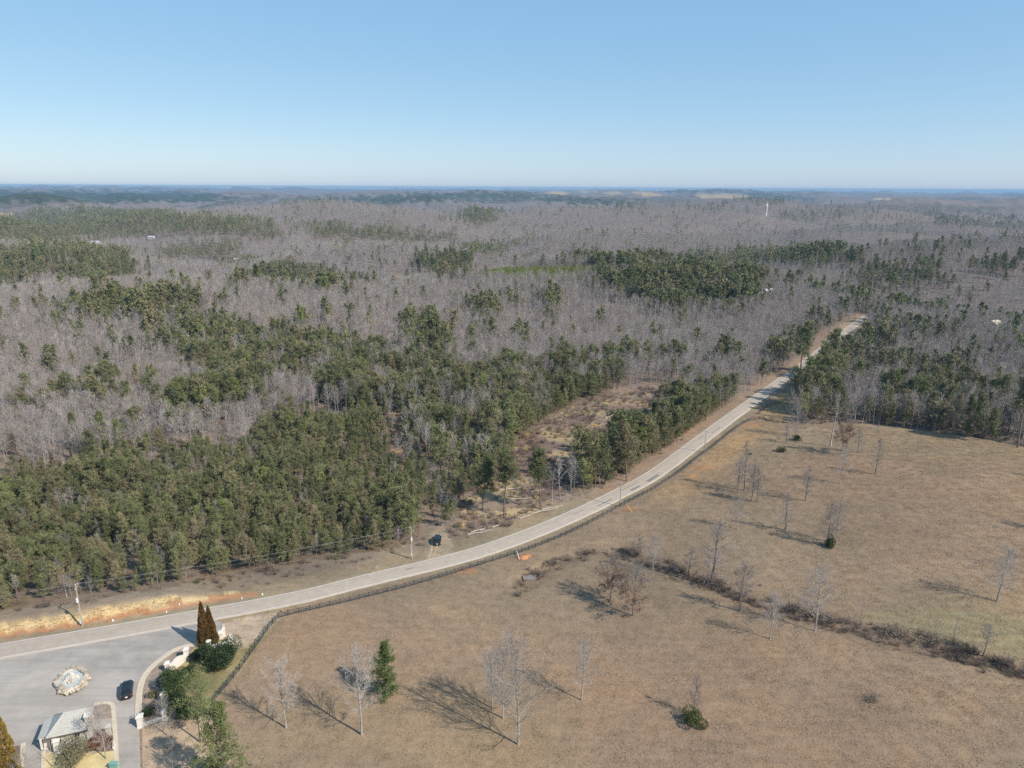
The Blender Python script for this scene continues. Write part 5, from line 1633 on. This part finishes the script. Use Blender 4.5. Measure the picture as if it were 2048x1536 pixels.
sx_ = np.concatenate([sx_, dx_]); sy_ = np.concatenate([sy_, dy_]); sz_ = np.concatenate([sz_, hgt(dx_.copy(), dy_.copy())])
bs = np.concatenate([bs, 0.2 + 0.7 * rng.random(nd) ** 1.8]); bi = np.concatenate([bi, rng.choice((0, 0, 1, 1, 2, 3), size=nd)])
scatter('roadside_brush', BR, np.stack([sx_, sy_, sz_], -1), rng.random(len(sx_)) * 6.28, bs, bi, np.zeros(len(sx_)), 'dry grey brown brush along the verge, clearing and drain', 'brush')
print('brush', sel.sum())

# straw on the cut bank
gx, gy = jgrid(120, 330, 0.62)
_, gsd, garc = seg_dist(gx[np.abs(gx + 110) < 130], gy[np.abs(gx + 110) < 130], ROAD_C)
mm = np.abs(gx + 110) < 130; gx, gy = gx[mm], gy[mm]
wob = 0.9 * (vnoise(garc / 5.0, garc * 0 + 2.5, 31) - 0.5)
sel = (garc < BANK_END - 9) & (gsd > 6.6 + wob) & (gsd < 9.0 + 1.5 * wob) & (rng.random(len(gx)) < 0.85)
gx, gy = gx[sel], gy[sel]
ST = [brush_tb(0.30, 0.8, 10, [M['straw']], 6), brush_tb(0.24, 0.9, 10, [M['straw']], 6)]
scatter('bank_straw', ST, np.stack([gx, gy, hgt(gx.copy(), gy.copy())], -1), rng.random(len(gx)) * 6.28, 0.6 + 0.6 * rng.random(len(gx)), rng.integers(0, 2, len(gx)), np.zeros(len(gx)), 'yellow straw covering the cut bank beside the road', 'straw')

# pasture grass in patches
def grass_patch(n, w, hmin, hmax):
    t = TB()
    C = np.stack([(rng.random(n) - 0.5) * w, (rng.random(n) - 0.5) * w, np.zeros(n)], -1)
    h = hmin + (hmax - hmin) * rng.random(n) ** 2
    D = np.stack([rng.normal(size=n) * 0.55, rng.normal(size=n) * 0.55, np.ones(n)], -1)
    C[:, 2] = h * 0.4 - 0.02
    t.leafs(C, D, h, 0.035 + 0.03 * rng.random(n), 0)
    return t.mesh('grass', [M['grass']])
GP = [grass_patch(150, 2.9, 0.05, 0.18), grass_patch(110, 2.9, 0.06, 0.24), grass_patch(180, 2.9, 0.04, 0.14)]
gx, gy = jgrid(85, 330, 1.9)
gz = hgt(gx.copy(), gy.copy()); gp, gq = project(gx, gy, gz)
_, gsd, _ = seg_dist(gx, gy, ROAD_C)
sel = inpoly(gp, gq, OPEN_LAND) & (gsd < -5.2) & ~inpoly(gp, gq, [(-900, 1330), (450, 1236), (470, 1290), (420, 1410), (480, 1700), (-900, 1700)]) & (rng.random(len(gx)) < 0.9)
sel |= (gsd > 4.6) & (gsd < 14) & inpoly(gp, gq, OPEN_LAND) & (rng.random(len(gx)) < 0.4)
gx, gy, gz = gx[sel], gy[sel], gz[sel]
scatter('pasture_grass', GP, np.stack([gx, gy, gz], -1), rng.random(len(gx)) * 6.28, 0.8 + 0.5 * rng.random(len(gx)), rng.integers(0, 3, len(gx)), np.zeros(len(gx)), 'short dry tan grass covering the rolling pasture', 'grass')
print('grass', len(gx))

# bushes of the drain that stand out one by one
DB = [brush_tb(1.9, 2.2, 60, [M['brush_dark']], 120), brush_tb(1.7, 2.4, 60, [M['brush']], 160), brush_tb(2.2, 2.0, 70, [M['brush_dark']], 200)]
for k, (px, py, sc, nm) in enumerate(((1800, 1272, 1.6, 'pale grey rounded bush in the middle of the drain'), (1862, 1286, 1.5, 'dark tangled bush in the drain beside a dead stem'), (1770, 1268, 1.3, 'dark low bush at the left of the pale drain bush'),
                                      (1620, 1232, 1.4, 'brown bush below the tall pale tree at the drain'), (1585, 1222, 1.4, 'dark bush in the drain behind the slim pale tree'), (1660, 1244, 1.2, 'dry bush where the drain leaves the tall pale tree'),
                                      (1408, 1168, 1.5, 'dark bush at the foot of the tall grey drain tree'), (1440, 1174, 1.3, 'brown bush right of the tall grey drain tree'), (1360, 1142, 1.5, 'straw brown bush in the brushy hollow'),
                                      (1272, 1112, 1.4, 'dark bush at the upper end of the drain'), (1255, 1104, 1.1, 'grey bush topmost in the drain'), (1940, 1306, 1.2, 'purplish bush on the lower drain'), (2010, 1330, 1.2, 'purplish bush at the right end of the drain'),
                                      (1744, 1402, 1.0, 'pale dry clump alone in the lower right pasture'), (1073, 1153, 1.1, 'dark weeds beside the concrete slab'), (1036, 1192, 0.8, 'small brown weed clump below the concrete slab'),
                                      (1015, 1052, 1.4, 'round dry bush on the verge beyond the dirt pull-off'), (1500, 910, 0.6, 'small dark tuft on the clay scar'))):
    p = G(px, py); e = empty('bush', p, rng.random() * 6.28, nm, 'bush', 'single dry bushes'); e.scale = (sc, sc, sc * 0.9)
    mesh_obj('foliage', DB[1 if ('pale' in nm or 'dry' in nm or 'straw' in nm) else k % 3], e); mesh_obj('stem', STEM, e)

# ------------------------------------------------------------------ fallen logs in the clearing
lm = []
for k in range(3):
    b = MB(); L = 1.0
    b.tube([(0, 0, 0), (0.34, 0.012 * k, 0.01), (0.68, -0.01, 0.0), (1, 0.01 * k, 0.012)], [0.024, 0.021, 0.017, 0.010], 7); 
    b.tube([(0.6, 0, 0), (0.72, 0.06, 0.03)], [0.008, 0.003], 4)
    lm.append(b.mesh('fallen_log', M['log']))
LOGS = [(1000, 982, 9, 0.2), (1022, 1000, 7, 0.1), (1008, 992, 6, -0.3), (985, 1056, 5, 0.7), (935, 1070, 6, 0.25), (942, 1066, 5, 0.45), (960, 1062, 4, -0.1), (1065, 1028, 9, 0.35), (1085, 1020, 7, 0.3),
        (1040, 1038, 5, 0.6), (1150, 905, 7, 0.9), (1190, 890, 8, 0.1), (1230, 845, 8, 0.35), (1260, 830, 9, 0.12), (1290, 822, 7, 0.6), (1320, 800, 9, 0.05), (1300, 796, 6, 1.1), (1240, 868, 5, 2.3), (1205, 905, 6, 2.0),
        (1120, 935, 8, 0.5), (1100, 955, 6, 0.9), (1115, 975, 6, 0.15), (1062, 985, 5, 0.4), (1045, 1010, 6, 2.6), (1275, 806, 5, 0.2), (1345, 792, 6, 0.3), (1170, 868, 5, 2.8), (1210, 838, 6, 0.8)]
for k, (px, py, L, a) in enumerate(LOGS):
    p = G(px, py)
    o = mesh_obj('fallen_log', lm[k % 3], None, (p.x, p.y, p.z + 0.16 + 0.1 * rng.random()))
    o.rotation_euler = (0, -0.03 - 0.05 * rng.random(), a); o.scale = (L, 7, 7)
    tag(o, 'bleached log lying among the brush of the felled clearing', 'log', 'fallen logs in the clearing')

# ------------------------------------------------------------------ small things in the pasture and along the road
def clay_heap():
    c = G(1046, 1116)
    e = empty('clay_pit', c, 0.2, 'fresh orange clay heap dug beside the black fence', 'clay heap')
    for k, (x, y, sx, sy, h) in enumerate(((0, 0, 1.6, 1.1, 0.75), (1.3, 0.9, 1.3, 1.0, 0.6), (-1.2, 0.2, 0.9, 0.7, 0.35))):
        b = MB(); vs = [(0, 0, h)]; n = 14
        for ring, (rr, zz) in enumerate(((0.4, 0.85), (0.75, 0.45), (1.0, -0.15))):
            for i in range(n):
                a = 2 * math.pi * i / n; q = rr * (0.9 + 0.25 * rng.random())
                vs.append((q * sx * math.cos(a), q * sy * math.sin(a), h * zz + (0.06 * rng.normal() if ring < 2 else 0)))
        fs = [(0, 1 + i, 1 + (i + 1) % n) for i in range(n)]
        for r_ in range(2):
            fs += [(1 + r_ * n + i, 1 + (r_ + 1) * n + i, 1 + (r_ + 1) * n + (i + 1) % n, 1 + r_ * n + (i + 1) % n) for i in range(n)]
        b.add([(v[0] + x, v[1] + y, v[2]) for v in vs], fs); b.build('heap', M['clay'], e)
    a, b2 = G(1032, 1105), G(1039, 1121)
    m_ = MB(); m_.tube([a + Vector((0, 0, 0.75)), a.lerp(b2, 0.5) + Vector((0, 0, 0.75)), b2 + Vector((0, 0, 0.45))], [0.09, 0.09, 0.09], 8)
    tag(m_.build('pipe', M['porcelain']), 'white plastic pipe lying across the orange clay heap', 'pipe')
clay_heap()
p = G(1059, 1160)
b = MB(); b.box((0, 0, 0.25), (3.3, 2.0, 0.9), 0.12); b.box((0, 0, 0.76), (3.5, 2.2, 0.14), 0.12)
tag(b.build('drain_box', simple('weathered_concrete', (0.22, 0.185, 0.16), var=0.25, scale=1.5, bump=0.4), None, p), 'grey concrete drain slab set in weeds below the fence', 'drain')
p = G(565, 1224)
b = MB(); b.tube([(0, 0, -0.2), (0, 0, 0.7), (0, 0, 0.95)], [0.16, 0.16, 0.05], 8); b.tube([(-0.26, 0, 0.55), (0.26, 0, 0.55)], [0.08, 0.08], 6)
tag(b.build('hydrant', simple('orange_hydrant_paint', (0.45, 0.26, 0.09), var=0.1), None, p), 'small orange hydrant at the bend of the black fence', 'hydrant')
MK = []
for (px, py, s_) in ((226, 1242, 0.4), (525, 1190, 0.36), (359, 1210, 0.3), (333, 1225, 0.25), (484, 1198, 0.22), (161, 1247, 0.5)):
    p = G(px, py); b = MB(); b.box((0, 0, 0.15), (s_, s_ * 0.6, 0.5), 0.4, 0.85)
    tag(b.build('litter', M['plate'], None, p), 'scrap of white litter on the verge by the straw bank', 'litter', 'white litter along the verge', 'thing')
for (px, py) in ((755, 1140),):
    p = G(px, py); e = empty('marker_sign', p, 0.3, 'small green marker sign on the verge opposite the pasture fence', 'sign')
    b = MB(); b.box((0, 0, 0.9), (0.07, 0.05, 1.9)); b.build('post', M['steel'], e)
    b = MB(); b.box((0, -0.04, 1.7), (0.3, 0.03, 0.4)); b.build('plate', simple('green_sign', (0.12, 0.25, 0.15), var=0.1), e)
p = G(1253, 1022); b = MB(); b.tube([(0, 0, 2.2), (1.6, -0.9, 0.0)], [0.09, 0.09], 6)
tag(b.build('guy_guard', simple('yellow_guard', (0.5, 0.42, 0.2), var=0.1), None, p), 'pale yellow guard on the guy wire of the bend utility pole', 'guard')

# ------------------------------------------------------------------ far buildings and towers
def house(px, py, w, d_, h, rz, wall, roofc, label, lift=0.0):
    p = G(px, py); p.z += lift
    e = empty('farmhouse', p, rz, label, 'house')
    wm = simple('house_wall', wall, var=0.05); rm = simple('house_roof', roofc, var=0.1)
    b = MB(); b.box((0, 0, h / 2 - 1), (w, d_, h + 2)); b.build('wall', wm, e)
    b = MB(); a, c = w / 2 + 0.5, d_ / 2 + 0.5; z1 = h + d_ * 0.32
    b.add([(-a, -c, h), (a, -c, h), (a, c, h), (-a, c, h), (-a, 0, z1), (a, 0, z1)], [(0, 1, 5, 4), (2, 3, 4, 5), (0, 4, 3), (1, 2, 5), (3, 2, 1, 0)]); b.build('roof', rm, e)
    for x in (-0.32, 0.0, 0.32):
        b = MB(); b.box((x * w, -d_ / 2 - 0.04, h * 0.55), (1.2, 0.1, 1.4)); b.build('window', M['window'], e)
house(45, 427, 18, 8, 4, 0.1, (0.5, 0.5, 0.5), (0.45, 0.46, 0.48), 'white farmhouse beside the orange field on the far left hill')
house(192, 487, 16, 7, 3.5, 0.1, (0.5, 0.5, 0.5), (0.45, 0.46, 0.48), 'long white shed in the far left clearing')
house(303, 477, 14, 7, 3.5, -0.1, (0.5, 0.5, 0.5), (0.45, 0.46, 0.48), 'white roofed house among bare trees left of the far pine clump')
house(469, 477, 9, 7, 3.5, 0.2, (0.5, 0.5, 0.5), (0.45, 0.46, 0.48), 'small white house right of the dark pine clump')
house(1986, 663, 9, 8, 6, 0.5, (0.62, 0.55, 0.40), (0.55, 0.48, 0.34), 'cream coloured house half hidden in the right hand woods')
house(1536, 589, 8, 6, 3.5, 0.3, (0.5, 0.5, 0.5), (0.45, 0.46, 0.48), 'tiny white roof in the woods left of the road end')

def tower(px, py, ty, label, arm):
    p, H = h_for(px, py, ty)
    e = empty('communication_tower', p, 0.1, label, 'tower')
    k = 1.0
    b = MB(); b.tube([(0, 0, -2), (0, 0, H * 0.6), (0, 0, H)], [1.5 * k, 1.3 * k, 1.1 * k], 10); b.build('mast', M['water_tower'], e)
    if arm:
        b = MB(); b.box((0, 0, H - 10), (8.0 * k, 1.6 * k, 2.0 * k)); b.build('antenna_platform', M['water_tower'], e)
        for x in (-1, 1):
            b = MB(); b.box((x * 3.6 * k, -0.9 * k, H - 9.6), (0.7 * k, 0.3 * k, 2.8 * k)); b.build('antenna_panel', M['water_tower'], e)
tower(1533, 428, 405, 'white tower with a side platform rising from the far woods', True)
tower(417, 377, 364, 'thin white mast on the horizon at the left', False)
# ------------------------------------------------------------------ haze
def build_haze():
    b = MB()
    b.box((0, 0, 5), (50000, 50000, 206))
    m = bpy.data.materials.new('haze')
    m.use_nodes = True
    nt = m.node_tree; nt.nodes.clear()
    o = nt.nodes.new('ShaderNodeOutputMaterial'); v = nt.nodes.new('ShaderNodeVolumePrincipled')
    v.inputs['Color'].default_value = (0.34, 0.56, 0.80, 1)
    v.inputs['Density'].default_value = 6.6e-5
    v.inputs['Anisotropy'].default_value = 0.0
    nt.links.new(v.outputs[0], o.inputs['Volume'])
    h = b.build('haze', m)
    tag(h, 'thin blue haze hanging over the distant woods', 'haze', None, 'stuff')
build_haze()
